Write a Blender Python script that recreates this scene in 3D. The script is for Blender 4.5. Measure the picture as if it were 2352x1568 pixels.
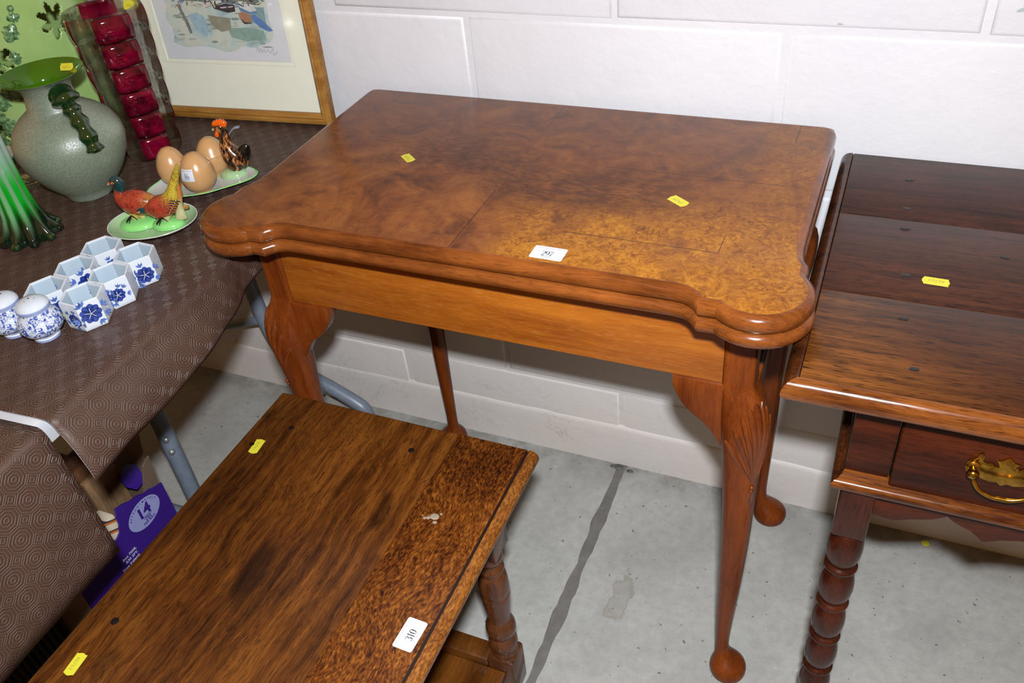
import bpy, bmesh, math, random
from mathutils import Vector, Matrix
R = random.Random(7)
for o in list(bpy.data.objects): bpy.data.objects.remove(o)
SC = bpy.context.scene
COL = SC.collection
PI = math.pi

# ------------------------------------------------------------------ camera
CAM_POS = Vector((0.8047, -1.1325, 1.2671))
CR, CU, CF = Vector((0.9188, 0.3843, -0.0905)), Vector((-0.1758, 0.6033, 0.7779)), Vector((-0.3535, 0.6988, -0.6219))
cd = bpy.data.cameras.new('camera'); cam = bpy.data.objects.new('camera', cd); COL.objects.link(cam)
cam.matrix_world = Matrix(((CR.x, CU.x, -CF.x, CAM_POS.x), (CR.y, CU.y, -CF.y, CAM_POS.y), (CR.z, CU.z, -CF.z, CAM_POS.z), (0, 0, 0, 1)))
cd.sensor_width = 36; cd.lens = 1999.57 * 36 / 2352; cd.clip_start = 0.05
SC.camera = cam
# ------------------------------------------------------------------ world + flash
w = bpy.data.worlds.new('world'); SC.world = w; w.use_nodes = True
bg = w.node_tree.nodes['Background']
bg.inputs['Color'].default_value = (1.0, 0.55, 0.22, 1); bg.inputs['Strength'].default_value = 0.40
fl = bpy.data.lights.new('camera_flash', 'AREA'); fl.shape = 'RECTANGLE'; fl.size = 0.05; fl.size_y = 0.03; fl.energy = 45; fl.color = (0.89, 0.945, 1.0)
flo = bpy.data.objects.new('camera_flash', fl); COL.objects.link(flo)
fm = cam.matrix_world @ Matrix.Rotation(math.radians(-16), 4, 'X'); fm.translation = CAM_POS + CU * 0.095 - CF * 0.09; flo.matrix_world = fm
vs = SC.view_settings; vs.view_transform = 'Standard'; vs.look = 'None'; vs.exposure = 0; vs.gamma = 1; vs.use_curve_mapping = False

# ------------------------------------------------------------------ helpers: colour + nodes
def s2l(c): c /= 255; return c / 12.92 if c <= .04045 else ((c + .055) / 1.055) ** 2.4
GK = 1.6      # all base colours were estimated for a flash GK times weaker
def C(r, g, b, k=1.0): k *= GK; return (s2l(r) / k, s2l(g) / k, s2l(b) / k, 1)
class Mat:
    def __init__(s, name):
        s.m = bpy.data.materials.new(name); s.m.use_nodes = True
        s.t = s.m.node_tree; s.b = s.t.nodes['Principled BSDF']; s.o = s.t.nodes['Material Output']
    def n(s, kind, **kw):
        nd = s.t.nodes.new('ShaderNode' + kind)
        for k, v in kw.items(): setattr(nd, k, v)
        return nd
    def put(s, sock, v):
        if hasattr(v, 'is_output'): s.t.links.new(v, sock)
        elif isinstance(v, (tuple, list)) and len(v) == 4 and sock.type == 'VECTOR': sock.default_value = v[:3]
        else: sock.default_value = v
    def coord(s, kind='Object', scale=(1, 1, 1), rot=(0, 0, 0), loc=(0, 0, 0)):
        if kind == 'Position': src = s.n('NewGeometry').outputs['Position']
        else: src = s.n('TexCoord').outputs[kind]
        mp = s.n('Mapping'); s.put(mp.inputs['Vector'], src)
        mp.inputs['Scale'].default_value = scale; mp.inputs['Rotation'].default_value = rot; mp.inputs['Location'].default_value = loc
        return mp.outputs[0]
    def noise(s, vec, scale, detail=3, rough=.5, dist=0, col=False):
        nd = s.n('TexNoise'); s.put(nd.inputs['Vector'], vec); nd.inputs['Scale'].default_value = scale
        nd.inputs['Detail'].default_value = detail; nd.inputs['Roughness'].default_value = rough; nd.inputs['Distortion'].default_value = dist
        return nd.outputs['Color' if col else 'Fac']
    def vor(s, vec, scale, feature='F1', out='Distance'):
        nd = s.n('TexVoronoi', feature=feature); s.put(nd.inputs['Vector'], vec); nd.inputs['Scale'].default_value = scale
        return nd.outputs[out]
    def wave(s, vec, scale, dist=2, detail=2, dscale=1, direction='X'):
        nd = s.n('TexWave', bands_direction=direction); s.put(nd.inputs['Vector'], vec); nd.inputs['Scale'].default_value = scale
        nd.inputs['Distortion'].default_value = dist; nd.inputs['Detail'].default_value = detail; nd.inputs['Detail Scale'].default_value = dscale
        return nd.outputs['Fac']
    def ramp(s, fac, stops, interp='LINEAR'):
        nd = s.n('ValToRGB'); s.put(nd.inputs['Fac'], fac); cr = nd.color_ramp; cr.interpolation = interp
        while len(cr.elements) < len(stops): cr.elements.new(.5)
        for e, (p, c) in zip(cr.elements, stops):
            e.position = p; e.color = c if isinstance(c, tuple) else (c, c, c, 1)
        return nd.outputs['Color']
    def mix(s, fac, a, b, mode='MIX'):
        nd = s.n('MixRGB', blend_type=mode); s.put(nd.inputs[0], fac); s.put(nd.inputs[1], a); s.put(nd.inputs[2], b); return nd.outputs[0]
    def ma(s, op, a, b=0.0, c=0.0, clamp=False):
        nd = s.n('Math', operation=op, use_clamp=clamp); s.put(nd.inputs[0], a); s.put(nd.inputs[1], b); s.put(nd.inputs[2], c); return nd.outputs[0]
    def sep(s, v):
        nd = s.n('SeparateXYZ'); s.put(nd.inputs[0], v); return nd.outputs
    def comb(s, x, y, z=0.0):
        nd = s.n('CombineXYZ'); s.put(nd.inputs[0], x); s.put(nd.inputs[1], y); s.put(nd.inputs[2], z); return nd.outputs[0]
    def add(s, a, b):
        nd = s.n('VectorMath', operation='ADD'); s.put(nd.inputs[0], a); s.put(nd.inputs[1], b); return nd.outputs[0]
    def sstep(s, x, a, b):
        nd = s.n('MapRange', interpolation_type='SMOOTHSTEP'); s.put(nd.inputs['Value'], x)
        nd.inputs['From Min'].default_value = a; nd.inputs['From Max'].default_value = b; return nd.outputs[0]
    def attr(s, name):
        return s.n('Attribute', attribute_name=name).outputs['Color']
    def bump(s, h, strength=.3, dist=.001):
        nd = s.n('Bump'); s.put(nd.inputs['Height'], h); nd.inputs['Strength'].default_value = strength; nd.inputs['Distance'].default_value = dist
        s.put(s.b.inputs['Normal'], nd.outputs[0]); return nd
    def set(s, base=None, rough=None, metal=None, spec=None, coat=None, trans=None, ior=None, **kw):
        I = s.b.inputs
        for k, v in (('Base Color', base), ('Roughness', rough), ('Metallic', metal), ('Specular IOR Level', spec), ('Coat Weight', coat), ('Transmission Weight', trans), ('IOR', ior)):
            if v is not None: s.put(I[k], v)
        for k, v in kw.items(): s.put(I[k.replace('_', ' ')], v)
        return s
def plain(name, col, rough=.5, var=.12, scale=30, **kw):
    m = Mat(name); v = m.coord('Object')
    f = m.noise(v, scale, 4, .6)
    d = tuple(x * (1 - var) for x in col[:3]) + (1,); l = tuple(min(1, x * (1 + var)) for x in col[:3]) + (1,)
    m.set(base=m.ramp(f, [(.3, d), (.7, l)]), rough=rough, **kw)
    return m.m

# ------------------------------------------------------------------ helpers: geometry (all vertices are given in world metres)
def root_of(o):
    while o.parent: o = o.parent
    return o
def mk(name, verts, faces, mat, parent=None, smooth=35, loc=None, mats=None, fmat=None, uv=None, vcol=None):
    off = Vector(root_of(parent).location) if parent else Vector(loc or (0, 0, 0))
    me = bpy.data.meshes.new(name)
    me.from_pydata([tuple(Vector(v) - off) for v in verts], [], faces)
    if smooth is not None:
        me.polygons.foreach_set('use_smooth', [True] * len(me.polygons))
        if smooth < 180: me.set_sharp_from_angle(angle=math.radians(smooth))
    me.materials.append(mat)
    for m in (mats or []): me.materials.append(m)
    if fmat: me.polygons.foreach_set('material_index', fmat)
    if uv:
        l = me.uv_layers.new(name='UVMap')
        for p in me.polygons:
            for li in p.loop_indices: l.data[li].uv = uv[me.loops[li].vertex_index]
    if vcol:
        a = me.color_attributes.new('tint', 'FLOAT_COLOR', 'POINT')
        for i, c in enumerate(vcol): a.data[i].color = c
    me.update()
    o = bpy.data.objects.new(name, me); COL.objects.link(o)
    if parent: o.parent = parent
    else: o.location = off
    return o
def fixn(o):
    bm = bmesh.new(); bm.from_mesh(o.data); bmesh.ops.recalc_face_normals(bm, faces=bm.faces); bm.to_mesh(o.data); bm.free(); return o
def thing(name, label, cat, loc, group=None):
    o = bpy.data.objects.new(name, None); COL.objects.link(o); o.location = loc; o.empty_display_size = .02
    return tag(o, label, cat, group)
def tag(o, label, cat, group=None):
    o['label'] = label; o['category'] = cat
    if group: o['group'] = group
    return o
def struct(o, label=None):
    o['kind'] = 'structure'
    if label: o['label'] = label
    return o
def box(name, a, b, mat, parent=None, bev=.002, seg=2, loc=None, xf=None):
    bm = bmesh.new(); bmesh.ops.create_cube(bm, size=1)
    for v in bm.verts: v.co = Vector([(a[i] + b[i]) / 2 + v.co[i] * (b[i] - a[i]) for i in range(3)])
    if bev: bmesh.ops.bevel(bm, geom=bm.edges[:], offset=bev, segments=seg, affect='EDGES', profile=.5)
    bm.verts.ensure_lookup_table()
    vs = [v.co.copy() for v in bm.verts]; fs = [[v.index for v in f.verts] for f in bm.faces]; bm.free()
    if xf: vs = [xf(v) for v in vs]
    return mk(name, vs, fs, mat, parent, 40, loc)
def loft(rings, cap=True, closed=True):
    n = len(rings[0]); V = [p for r in rings for p in r]; F = []
    for i in range(len(rings) - 1):
        for j in range(n if closed else n - 1):
            k = (j + 1) % n
            F.append([i * n + j, i * n + k, (i + 1) * n + k, (i + 1) * n + j])
    if cap and closed:
        F.append(list(range(n))[::-1]); F.append([(len(rings) - 1) * n + j for j in range(n)])
    return V, F
def lathe_vf(prof, c, seg=32, cap=True):
    return loft([[(c[0] + r * math.cos(2 * PI * j / seg), c[1] + r * math.sin(2 * PI * j / seg), c[2] + z) for j in range(seg)] for r, z in prof], cap)
def lathe(name, prof, c, mat, parent=None, seg=32, cap=True, smooth=40, loc=None):
    V, F = lathe_vf(prof, c, seg, cap); return fixn(mk(name, V, F, mat, parent, smooth, loc))
def spline(pts, n):
    P = [Vector(p) for p in pts]; P = [2 * P[0] - P[1]] + P + [2 * P[-1] - P[-2]]; out = []
    for i in range(1, len(P) - 2):
        for k in range(n):
            t = k / n; a, b, c, d = P[i - 1], P[i], P[i + 1], P[i + 2]
            out.append(.5 * ((2 * b) + (c - a) * t + (2 * a - 5 * b + 4 * c - d) * t * t + (3 * b - a - 3 * c + d) * t ** 3))
    out.append(P[-2]); return out
def smooth1(vals, n):
    return [v.x for v in spline([(x, 0, 0) for x in vals], n)]
def tube_vf(path, rad, seg=12, flat=(1, 1), up=(0, 0, 1)):
    P = [Vector(p) for p in path]; rings = []
    if not hasattr(rad, '__len__'): rad = [rad] * len(P)
    nrm = None
    for i, p in enumerate(P):
        t = (P[min(i + 1, len(P) - 1)] - P[max(i - 1, 0)]).normalized()
        if nrm is None:
            nrm = Vector(up); nrm = nrm - t * nrm.dot(t)
            if nrm.length < 1e-4: nrm = t.orthogonal()
        nrm = (nrm - t * nrm.dot(t)).normalized(); bn = t.cross(nrm)
        rings.append([tuple(p + (nrm * math.cos(2 * PI * j / seg) * flat[0] + bn * math.sin(2 * PI * j / seg) * flat[1]) * rad[i]) for j in range(seg)])
    return loft(rings)
def tube(name, path, rad, mat, parent=None, seg=12, flat=(1, 1), up=(0, 0, 1), vcol=None, loc=None, smooth=50):
    V, F = tube_vf(path, rad, seg, flat, up)
    vc = [c for c in vcol for _ in range(seg)] if vcol else None
    return fixn(mk(name, V, F, mat, parent, smooth, loc, vcol=vc))
def joinvf(parts):
    V, F = [], []
    for v, f in parts:
        o = len(V); V += list(v); F += [[i + o for i in x] for x in f]
    return V, F
def ell(c, r, seg=20, rings=12, M=None):
    out = []
    for i in range(rings + 1):
        a = -PI / 2 + PI * i / rings; rr = max(math.cos(a), .003)
        ring = []
        for j in range(seg):
            v = Vector((rr * math.cos(2 * PI * j / seg) * r[0], rr * math.sin(2 * PI * j / seg) * r[1], math.sin(a) * r[2]))
            if M: v = M @ v
            ring.append(tuple(Vector(c) + v))
        out.append(ring)
    return loft(out)
def offset_poly(P, d):
    n = len(P); out = []
    for i in range(n):
        a, b, c = Vector(P[i - 1]), Vector(P[i]), Vector(P[(i + 1) % n])
        e1 = (b - a).normalized(); e2 = (c - b).normalized()
        n1 = Vector((e1.y, -e1.x)); n2 = Vector((e2.y, -e2.x)); m = (n1 + n2)
        m = m.normalized() if m.length > 1e-6 else n1
        out.append(b + m * d / max(.55, m.dot(n1)))
    return out
def mould(name, poly, prof, mat, parent=None, smooth=40, fm=None, mats=None):   # poly CCW 2-D, prof (offset, z) from top to bottom
    rings = []
    for d, z in prof: rings.append([(p[0], p[1], z) for p in offset_poly([Vector(q) for q in poly], d)])
    V, F = loft(rings)
    n = len(poly); idx = None
    if mats: idx = [1 if i < len(F) - 2 else 0 for i in range(len(F))]
    return fixn(mk(name, V, F, mat, parent, smooth, mats=mats, fmat=idx))
def prism(name, poly, fn, t0, t1, mat, parent=None, bev=.0015, smooth=35):   # poly 2-D, fn(u,v,t) -> world
    bm = bmesh.new(); a = [bm.verts.new((p[0], p[1], t0)) for p in poly]
    f = bm.faces.new(a); r = bmesh.ops.extrude_face_region(bm, geom=[f])
    for v in [g for g in r['geom'] if isinstance(g, bmesh.types.BMVert)]: v.co.z = t1
    bmesh.ops.recalc_face_normals(bm, faces=bm.faces)
    if bev:
        es = [e for e in bm.edges if abs(e.verts[0].co.z - e.verts[1].co.z) < 1e-9]
        bmesh.ops.bevel(bm, geom=es, offset=bev, segments=2, affect='EDGES', profile=.5)
    bm.verts.ensure_lookup_table()
    V = [fn(*v.co) for v in bm.verts]; F = [[v.index for v in f.verts] for f in bm.faces]; bm.free()
    return fixn(mk(name, V, F, mat, parent, smooth))
def frame2(o, ux, uy):     # plane frame helper: local (a,b,h) -> world
    o, ux, uy = Vector(o), Vector(ux).normalized(), Vector(uy).normalized(); uz = ux.cross(uy)
    return lambda a, b, h=0.0: tuple(o + ux * a + uy * b + uz * h)
def text_vf(body, size, bold=0.0, align='CENTER'):
    cu = bpy.data.curves.new('lettering', 'FONT'); cu.body = body; cu.size = size; cu.align_x = align; cu.align_y = 'CENTER'; cu.offset = bold * size; cu.resolution_u = 2
    ob = bpy.data.objects.new('lettering', cu); COL.objects.link(ob)
    dg = bpy.context.evaluated_depsgraph_get(); me = bpy.data.meshes.new_from_object(ob.evaluated_get(dg))
    V = [tuple(v.co) for v in me.vertices]; F = [list(p.vertices) for p in me.polygons]
    bpy.data.objects.remove(ob); bpy.data.curves.remove(cu); bpy.data.meshes.remove(me)
    return V, F
def strokes_vf(strokes, size, off=(0, 0)):      # strokes: list of [(x,y,w)...] in em units
    parts = []
    for st in strokes:
        P = spline([(a, b, c) for a, b, c in st], 6) if len(st) > 2 else [Vector(p) for p in st]
        L, Rr = [], []
        for i, p in enumerate(P):
            t = P[min(i + 1, len(P) - 1)] - P[max(i - 1, 0)]; t = Vector((t.x, t.y)).normalized(); n = Vector((-t.y, t.x)) * max(p.z * 1.2, .02) / 2
            L.append((p.x + n.x, p.y + n.y)); Rr.append((p.x - n.x, p.y - n.y))
        V = [((x) * size + off[0], (y) * size + off[1], 0) for x, y in L + Rr]; k = len(P)
        parts.append((V, [[i, i + 1, k + i + 1, k + i] for i in range(k - 1)]))
    return joinvf(parts)
DIG = {
 '0': [[(.25, .98, .03), (.09, .8, .09), (.05, .5, .11), (.09, .2, .09), (.25, .02, .03), (.41, .2, .09), (.45, .5, .11), (.41, .8, .09), (.25, .98, .03)]],
 '1': [[(.25, .98, .1), (.25, .5, .1), (.25, .02, .1)], [(.1, .83, .03), (.18, .88, .04), (.27, .96, .06)], [(.1, .02, .03), (.25, .02, .035), (.4, .02, .03)]],
 '2': [[(.08, .76, .1), (.11, .9, .05), (.25, .97, .04), (.39, .88, .08), (.42, .7, .11), (.33, .45, .09), (.17, .2, .05), (.07, .05, .03)], [(.06, .04, .06), (.22, .045, .1), (.38, .045, .1), (.45, .16, .03)]],
 '3': [[(.09, .8, .08), (.14, .92, .05), (.26, .97, .04), (.38, .87, .08), (.38, .68, .09), (.28, .54, .05), (.19, .52, .03)], [(.2, .52, .03), (.34, .48, .06), (.43, .3, .11), (.38, .1, .08), (.22, .02, .04), (.1, .07, .06), (.07, .14, .09)]],
 '6': [[(.42, .93, .03), (.26, .9, .04), (.12, .68, .08), (.06, .38, .11), (.11, .12, .08), (.25, .02, .04), (.4, .13, .08), (.44, .32, .11), (.38, .52, .07), (.26, .58, .04), (.13, .5, .04)]],
 '7': [[(.05, .8, .03), (.08, .93, .07), (.26, .94, .08), (.45, .95, .05)], [(.45, .95, .03), (.32, .55, .06), (.19, .02, .12)]],
 '9': [[(.08, .07, .03), (.24, .1, .04), (.38, .32, .08), (.44, .62, .11), (.39, .88, .08), (.25, .98, .04), (.1, .87, .08), (.06, .68, .11), (.12, .48, .07), (.24, .42, .04), (.37, .5, .04)]]}
def digits_vf(s, size, pitch=.5):
    parts = []
    for i, ch in enumerate(s): parts.append(strokes_vf(DIG[ch], size, ((i - len(s) / 2) * pitch * size, -size / 2)))
    return joinvf(parts)
def place(vf, fr, h, off=(0, 0), rot=0):
    V, F = vf; c, s_ = math.cos(rot), math.sin(rot)
    return [fr(off[0] + x * c - y * s_, off[1] + x * s_ + y * c, h) for x, y, *_ in V], F

# ------------------------------------------------------------------ materials
def m_wall(name, seedz=0.0):
    m = Mat(name); v = m.coord('Position'); vv = m.coord('Position', (1, 1, 3))
    big = m.noise(v, 5, 4, .6); f = m.noise(v, 60, 5, .65); st = m.noise(vv, 22, 5, .7)
    base = m.mix(m.ramp(big, [(.3, 0.0), (.75, 1.0)]), C(222, 219, 223, 1.12), C(232, 229, 231, 1.12))
    # worn chips showing blue-grey and brown under the paint, greyer scuffs low down
    base = m.mix(m.ramp(st, [(.69, 0.0), (.73, .55)]), base, C(196, 190, 180))
    ch = m.noise(m.coord('Position', (1, 1, 1.6), loc=(3, 1, 2)), 17, 3, .55)
    base = m.mix(m.ramp(ch, [(.735, 0.0), (.745, .8)]), base, C(160, 172, 178))
    ch2 = m.noise(m.coord('Position', (1, 1, 4), loc=(1, 5, 3)), 26, 6, .8)
    base = m.mix(m.ramp(ch2, [(.72, 0.0), (.75, .7)]), base, C(135, 115, 105))
    z = m.sep(v)[2]
    web = m.noise(m.coord('Position', loc=(7, 2, 1)), 7, 6, .75, 1.5)
    low = m.ma('MULTIPLY', m.ma('MULTIPLY', m.sstep(z, .36, .05), m.ramp(m.noise(m.coord('Position', loc=(2, 7, 5)), 9, 2, .5), [(.5, 0.0), (.62, 1.0)])), m.ramp(web, [(.490, 0.0), (.5, .5), (.510, 0.0)]))
    base = m.mix(m.ma('MULTIPLY', m.sstep(z, .5, .02), m.ramp(big, [(.3, .35), (.7, .75)])), base, C(222, 210, 194, 1.05))
    base = m.mix(low, base, C(150, 146, 138))
    m.set(base=base, rough=.55)
    h = m.ma('ADD', m.ma('MULTIPLY', f, .35), m.ma('MULTIPLY', m.noise(v, 18, 4, .6), 1.0))
    m.bump(h, .35, .004)
    return m.m
def m_floor():
    m = Mat('concrete'); v = m.coord('Position')
    a = m.noise(v, 6, 6, .65); b = m.noise(v, 60, 5, .7); c = m.noise(v, 420, 3, .6)
    base = m.ramp(a, [(.3, C(158, 156, 150, 0.95)), (.55, C(176, 174, 168, 0.95)), (.75, C(187, 184, 178, .95))])
    base = m.mix(m.ramp(b, [(.35, .35), (.6, 0.0)]), base, C(140, 137, 132, .95))
    sp = m.noise(m.coord('Position', loc=(4, 9, 1)), 95, 2, .5)
    base = m.mix(m.ramp(sp, [(.70, 0.0), (.73, .8)]), base, C(92, 88, 84, 1.12))
    base = m.mix(m.ramp(m.noise(m.coord('Position', loc=(8, 2, 4)), 70, 2, .5), [(.71, 0.0), (.74, .6)]), base, C(205, 196, 188, 1.1))
    # the tide-marked brown stain beside the joint
    x, y, _ = m.sep(v)
    dx = m.ma('DIVIDE', m.ma('SUBTRACT', x, .530), .030); dy = m.ma('DIVIDE', m.ma('ADD', y, .300), .072)
    d = m.ma('SQRT', m.ma('ADD', m.ma('MULTIPLY', dx, dx), m.ma('MULTIPLY', dy, dy)))
    d = m.ma('ADD', d, m.ma('MULTIPLY', m.ma('SUBTRACT', m.noise(v, 28, 4, .6), .5), 1.6))
    base = m.mix(m.ramp(d, [(.45, .30), (.62, .6), (.68, 0.0)]), base, C(146, 136, 118, 1.1))
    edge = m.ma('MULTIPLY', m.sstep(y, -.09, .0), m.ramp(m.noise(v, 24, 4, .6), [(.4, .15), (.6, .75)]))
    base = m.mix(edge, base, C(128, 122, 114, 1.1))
    m.set(base=base, rough=.75)
    m.bump(m.ma('ADD', m.ma('MULTIPLY', c, .5), b), .35, .0015)
    return m.m
def m_wood(name, dark, light, axis='x', stretch=14, scale=34, fleck=.35, rough=.28, coat=.0, wander=.25, seed=0.0, fleckcol=None, spec=.24, bw=.2, darkening=None):
    m = Mat(name); k = {'x': (1 / stretch, 1, 1), 'y': (1, 1 / stretch, 1), 'z': (1, 1, 1 / stretch)}[axis]
    v0 = m.coord('Object', loc=(seed, seed * .7, seed * 1.3))
    wv = m.noise(v0, 5, 3, .6, 0, True)
    vw = m.n('VectorMath', operation='MULTIPLY_ADD'); m.put(vw.inputs[0], wv); vw.inputs[1].default_value = (wander * .06,) * 3; m.put(vw.inputs[2], v0)
    mp = m.n('Mapping'); m.put(mp.inputs['Vector'], vw.outputs[0]); mp.inputs['Scale'].default_value = k
    g = m.noise(mp.outputs[0], scale, 5, .62); g2 = m.noise(mp.outputs[0], scale * 7, 3, .6); blot = m.noise(v0, 9, 4, .6)
    f = m.ma('ADD', m.ma('MULTIPLY', g, .82 - bw), m.ma('ADD', m.ma('MULTIPLY', g2, .18), m.ma('MULTIPLY', blot, bw)))
    base = m.ramp(f, [(.36, dark), (.5, tuple((a + b) / 2 for a, b in zip(dark, light))), (.64, light)])
    k2 = {'x': (.06, 1, 1), 'y': (1, .06, 1), 'z': (1, 1, .06)}[axis]
    mp2 = m.n('Mapping'); m.put(mp2.inputs['Vector'], vw.outputs[0]); mp2.inputs['Scale'].default_value = k2
    po = m.noise(mp2.outputs[0], 900, 2, .5)
    if darkening:   # colour darkens unevenly towards one end of the board
        base = m.mix(m.ma('MULTIPLY', m.sstep(m.ma('ADD', m.sep(v0)[0], m.ma('ADD', m.ma('MULTIPLY', m.sep(v0)[1], .55), m.ma('MULTIPLY', blot, .25))), darkening[0] + seed * 1.385 + .0, darkening[1] + seed * 1.385 + .0), .75), base, darkening[2])
    fc = fleckcol or tuple(x * .35 for x in dark[:3]) + (1,)
    base = m.mix(m.ramp(po, [(.56, 0.0), (.66, fleck)]), base, fc)
    m.set(base=base, rough=m.ramp(g2, [(.3, rough * .85), (.7, rough * 1.2)]), spec=spec, coat=coat)
    m.bump(m.ma('SUBTRACT', g2, m.ma('MULTIPLY', po, .5)), .12, .0004)
    return m.m
def m_burl():
    # quarter-matched burr walnut veneer, crossbanded at the edges
    m = Mat('burr_walnut_veneer'); v = m.coord('Object'); x, y, z = m.sep(v)
    wob = m.noise(v, 7, 4, .6, 0, True)
    vw = m.n('VectorMath', operation='MULTIPLY_ADD'); m.put(vw.inputs[0], wob); vw.inputs[1].default_value = (.09, .09, .0); m.put(vw.inputs[2], v)
    vv = vw.outputs[0]; wx, wy, _ = m.sep(vv)
    mir = m.comb(m.ma('ABSOLUTE', m.ma('ADD', x, .02)), y, m.ma('MULTIPLY', m.ma('SIGN', m.ma('ADD', x, .02)), .012))
    fig = m.noise(mir, 9, 6, .62, 1.8); fine = m.noise(v, 85, 4, .65, 2.2); mid = m.noise(v, 28, 5, .65, 1.4)
    brown = m.ramp(m.ma('ADD', m.ma('MULTIPLY', fig, .6), m.ma('MULTIPLY', mid, .4)), [(.33, C(88, 46, 20, 1.75)), (.47, C(140, 76, 32, 1.75)), (.66, C(180, 108, 44, 1.75))])
    gold = m.ramp(m.ma('ADD', m.ma('MULTIPLY', fine, .65), m.ma('MULTIPLY', mid, .35)), [(.34, C(124, 62, 10, 1.8)), (.5, C(192, 116, 22, 1.8)), (.64, C(224, 150, 42, 1.8))])
    # golden burr in the front right leaf and the right-hand crossbanding
    gx = m.sstep(m.ma('ADD', wx, m.ma('MULTIPLY', y, .25)), .0, .06); gy = m.sstep(m.ma('ADD', wy, m.ma('MULTIPLY', x, -.16)), .0, -.09)
    gm = m.ma('MULTIPLY', gx, gy); gm = m.ma('MAXIMUM', gm, m.ma('MULTIPLY', m.sstep(wx, .27, .36), .55))
    gm = m.ma('MULTIPLY', gm, m.ramp(m.noise(v, 22, 4, .6), [(.33, .35), (.55, 1.0)]))
    base = m.mix(gm, brown, gold)
    # dark crotch figure running through the middle, curling out towards the ends
    arc = m.ma('ADD', m.ma('SUBTRACT', wy, .045), m.ma('MULTIPLY', m.ma('SINE', m.ma('MULTIPLY', wx, 9.0)), .03))
    band = m.ma('SUBTRACT', 1.0, m.sstep(m.ma('ABSOLUTE', arc), .02, .085)); band = m.ma('MULTIPLY', band, m.ma('SUBTRACT', 1.0, m.sstep(m.ma('ABSOLUTE', x), .12, .3)))
    str_ = m.ramp(m.noise(m.coord('Object', (1, 3.2, 1)), 26, 5, .6, 2.0), [(.35, 1.0), (.62, .25)])
    base = m.mix(m.ma('MULTIPLY', m.ma('MULTIPLY', band, str_), .75), base, C(70, 34, 18, 1.8))
    base = m.mix(m.ramp(m.noise(v, 16, 3, .6, .8), [(.64, 0.0), (.72, .5)]), base, C(86, 44, 20, 1.8))
    base = m.mix(m.ramp(m.noise(v, 330, 2, .5), [(.66, 0.0), (.72, .55)]), base, C(60, 28, 10, 1.7))
    # joints of the veneer
    def line(e, wdt, lo=None, hi=None, along=None):
        l = m.ma('SUBTRACT', 1.0, m.sstep(m.ma('ABSOLUTE', e), wdt * .5, wdt))
        if along is not None: l = m.ma('MULTIPLY', l, m.ma('MULTIPLY', m.sstep(along, lo, lo + .004), m.sstep(along, hi, hi - .004)))
        return l
    J = m.ma('ADD', line(m.ma('ADD', x, .022), .0008, -.20, -.055, y), line(m.ma('ADD', x, .022), .0006, .11, .2, y))
    J = m.ma('ADD', J, line(m.ma('ADD', y, .128), .0008, .09, .268, x)); J = m.ma('ADD', J, line(m.ma('SUBTRACT', x, .267), .0006, -.13, -.09, y))
    J = m.ma('ADD', J, line(m.ma('SUBTRACT', y, .03), .0006, .09, .33, x)); J = m.ma('ADD', J, line(m.ma('SUBTRACT', x, .305), .0008, .14, .2, y)); J = m.ma('ADD', J, line(m.ma('ADD', x, .285), .0007, .15, .2, y))
    J = m.ma('ADD', J, line(m.ma('ADD', y, -.035), .0006, -.33, -.2, x))
    base = m.mix(m.ma('MULTIPLY', J, .8, clamp=True), base, C(38, 20, 10, 1.6))
    m.set(base=base, rough=m.ramp(mid, [(.3, .2), (.7, .3)]), spec=.24)
    m.bump(m.ma('ADD', fine, m.ma('MULTIPLY', J, -1.5)), .06, .0004)
    return m.m
def m_cloth():
    m = Mat('embossed_brown_vinyl'); uvn = m.n('UVMap'); mp = m.n('Mapping'); m.put(mp.inputs['Vector'], uvn.outputs[0]); mp.inputs['Scale'].default_value = (1 / .0290,) * 3
    u, v, _ = m.sep(mp.outputs[0])
    fu = m.ma('ABSOLUTE', m.ma('SUBTRACT', m.ma('FRACT', u), .5)); fv = m.ma('ABSOLUTE', m.ma('SUBTRACT', m.ma('FRACT', v), .5))
    d8 = m.ma('MAXIMUM', m.ma('MAXIMUM', fu, fv), m.ma('MULTIPLY', m.ma('ADD', fu, fv), .7071))
    hu = m.ma('SUBTRACT', .5, fu); hv = m.ma('SUBTRACT', .5, fv); d4 = m.ma('MULTIPLY', m.ma('ADD', hu, hv), .7071)
    def ring(d, r, wd): return m.ma('SUBTRACT', 1.0, m.sstep(m.ma('ABSOLUTE', m.ma('SUBTRACT', d, r)), wd * .35, wd))
    L = ring(d8, .085, .035)
    for r in (.21, .33, .455): L = m.ma('MAXIMUM', L, ring(d8, r, .032))
    for r in (.075, .175): L = m.ma('MAXIMUM', L, ring(d4, r, .03))
    pv = m.coord('Object'); mottle = m.noise(pv, 9, 4, .6); tex = m.noise(pv, 700, 2, .5)
    base = m.ramp(mottle, [(.3, C(86, 56, 47, 1.9)), (.7, C(99, 66, 54, 1.9))])
    base = m.mix(m.ma('MULTIPLY', L, m.ramp(mottle, [(.3, .15), (.7, .4)])), base, C(150, 128, 104, 1.9))  # embossed lines tinted paler, in patchy amounts
    m.set(base=base, rough=m.ramp(tex, [(.3, .46), (.7, .54)]), spec=.42)
    m.bump(m.ma('ADD', m.ma('MULTIPLY', L, 1.0), m.ma('MULTIPLY', tex, .05)), .75, .0011)
    return m.m
WALL = m_wall('white_painted_block'); FLOOR = m_floor()
BURL = m_burl()
WAL_EDGE = m_wood('walnut_moulding', C(92, 42, 15, 1.6), C(178, 98, 40, 1.6), 'x', 10, 40, .4, .2, .3, bw=.4)
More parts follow.
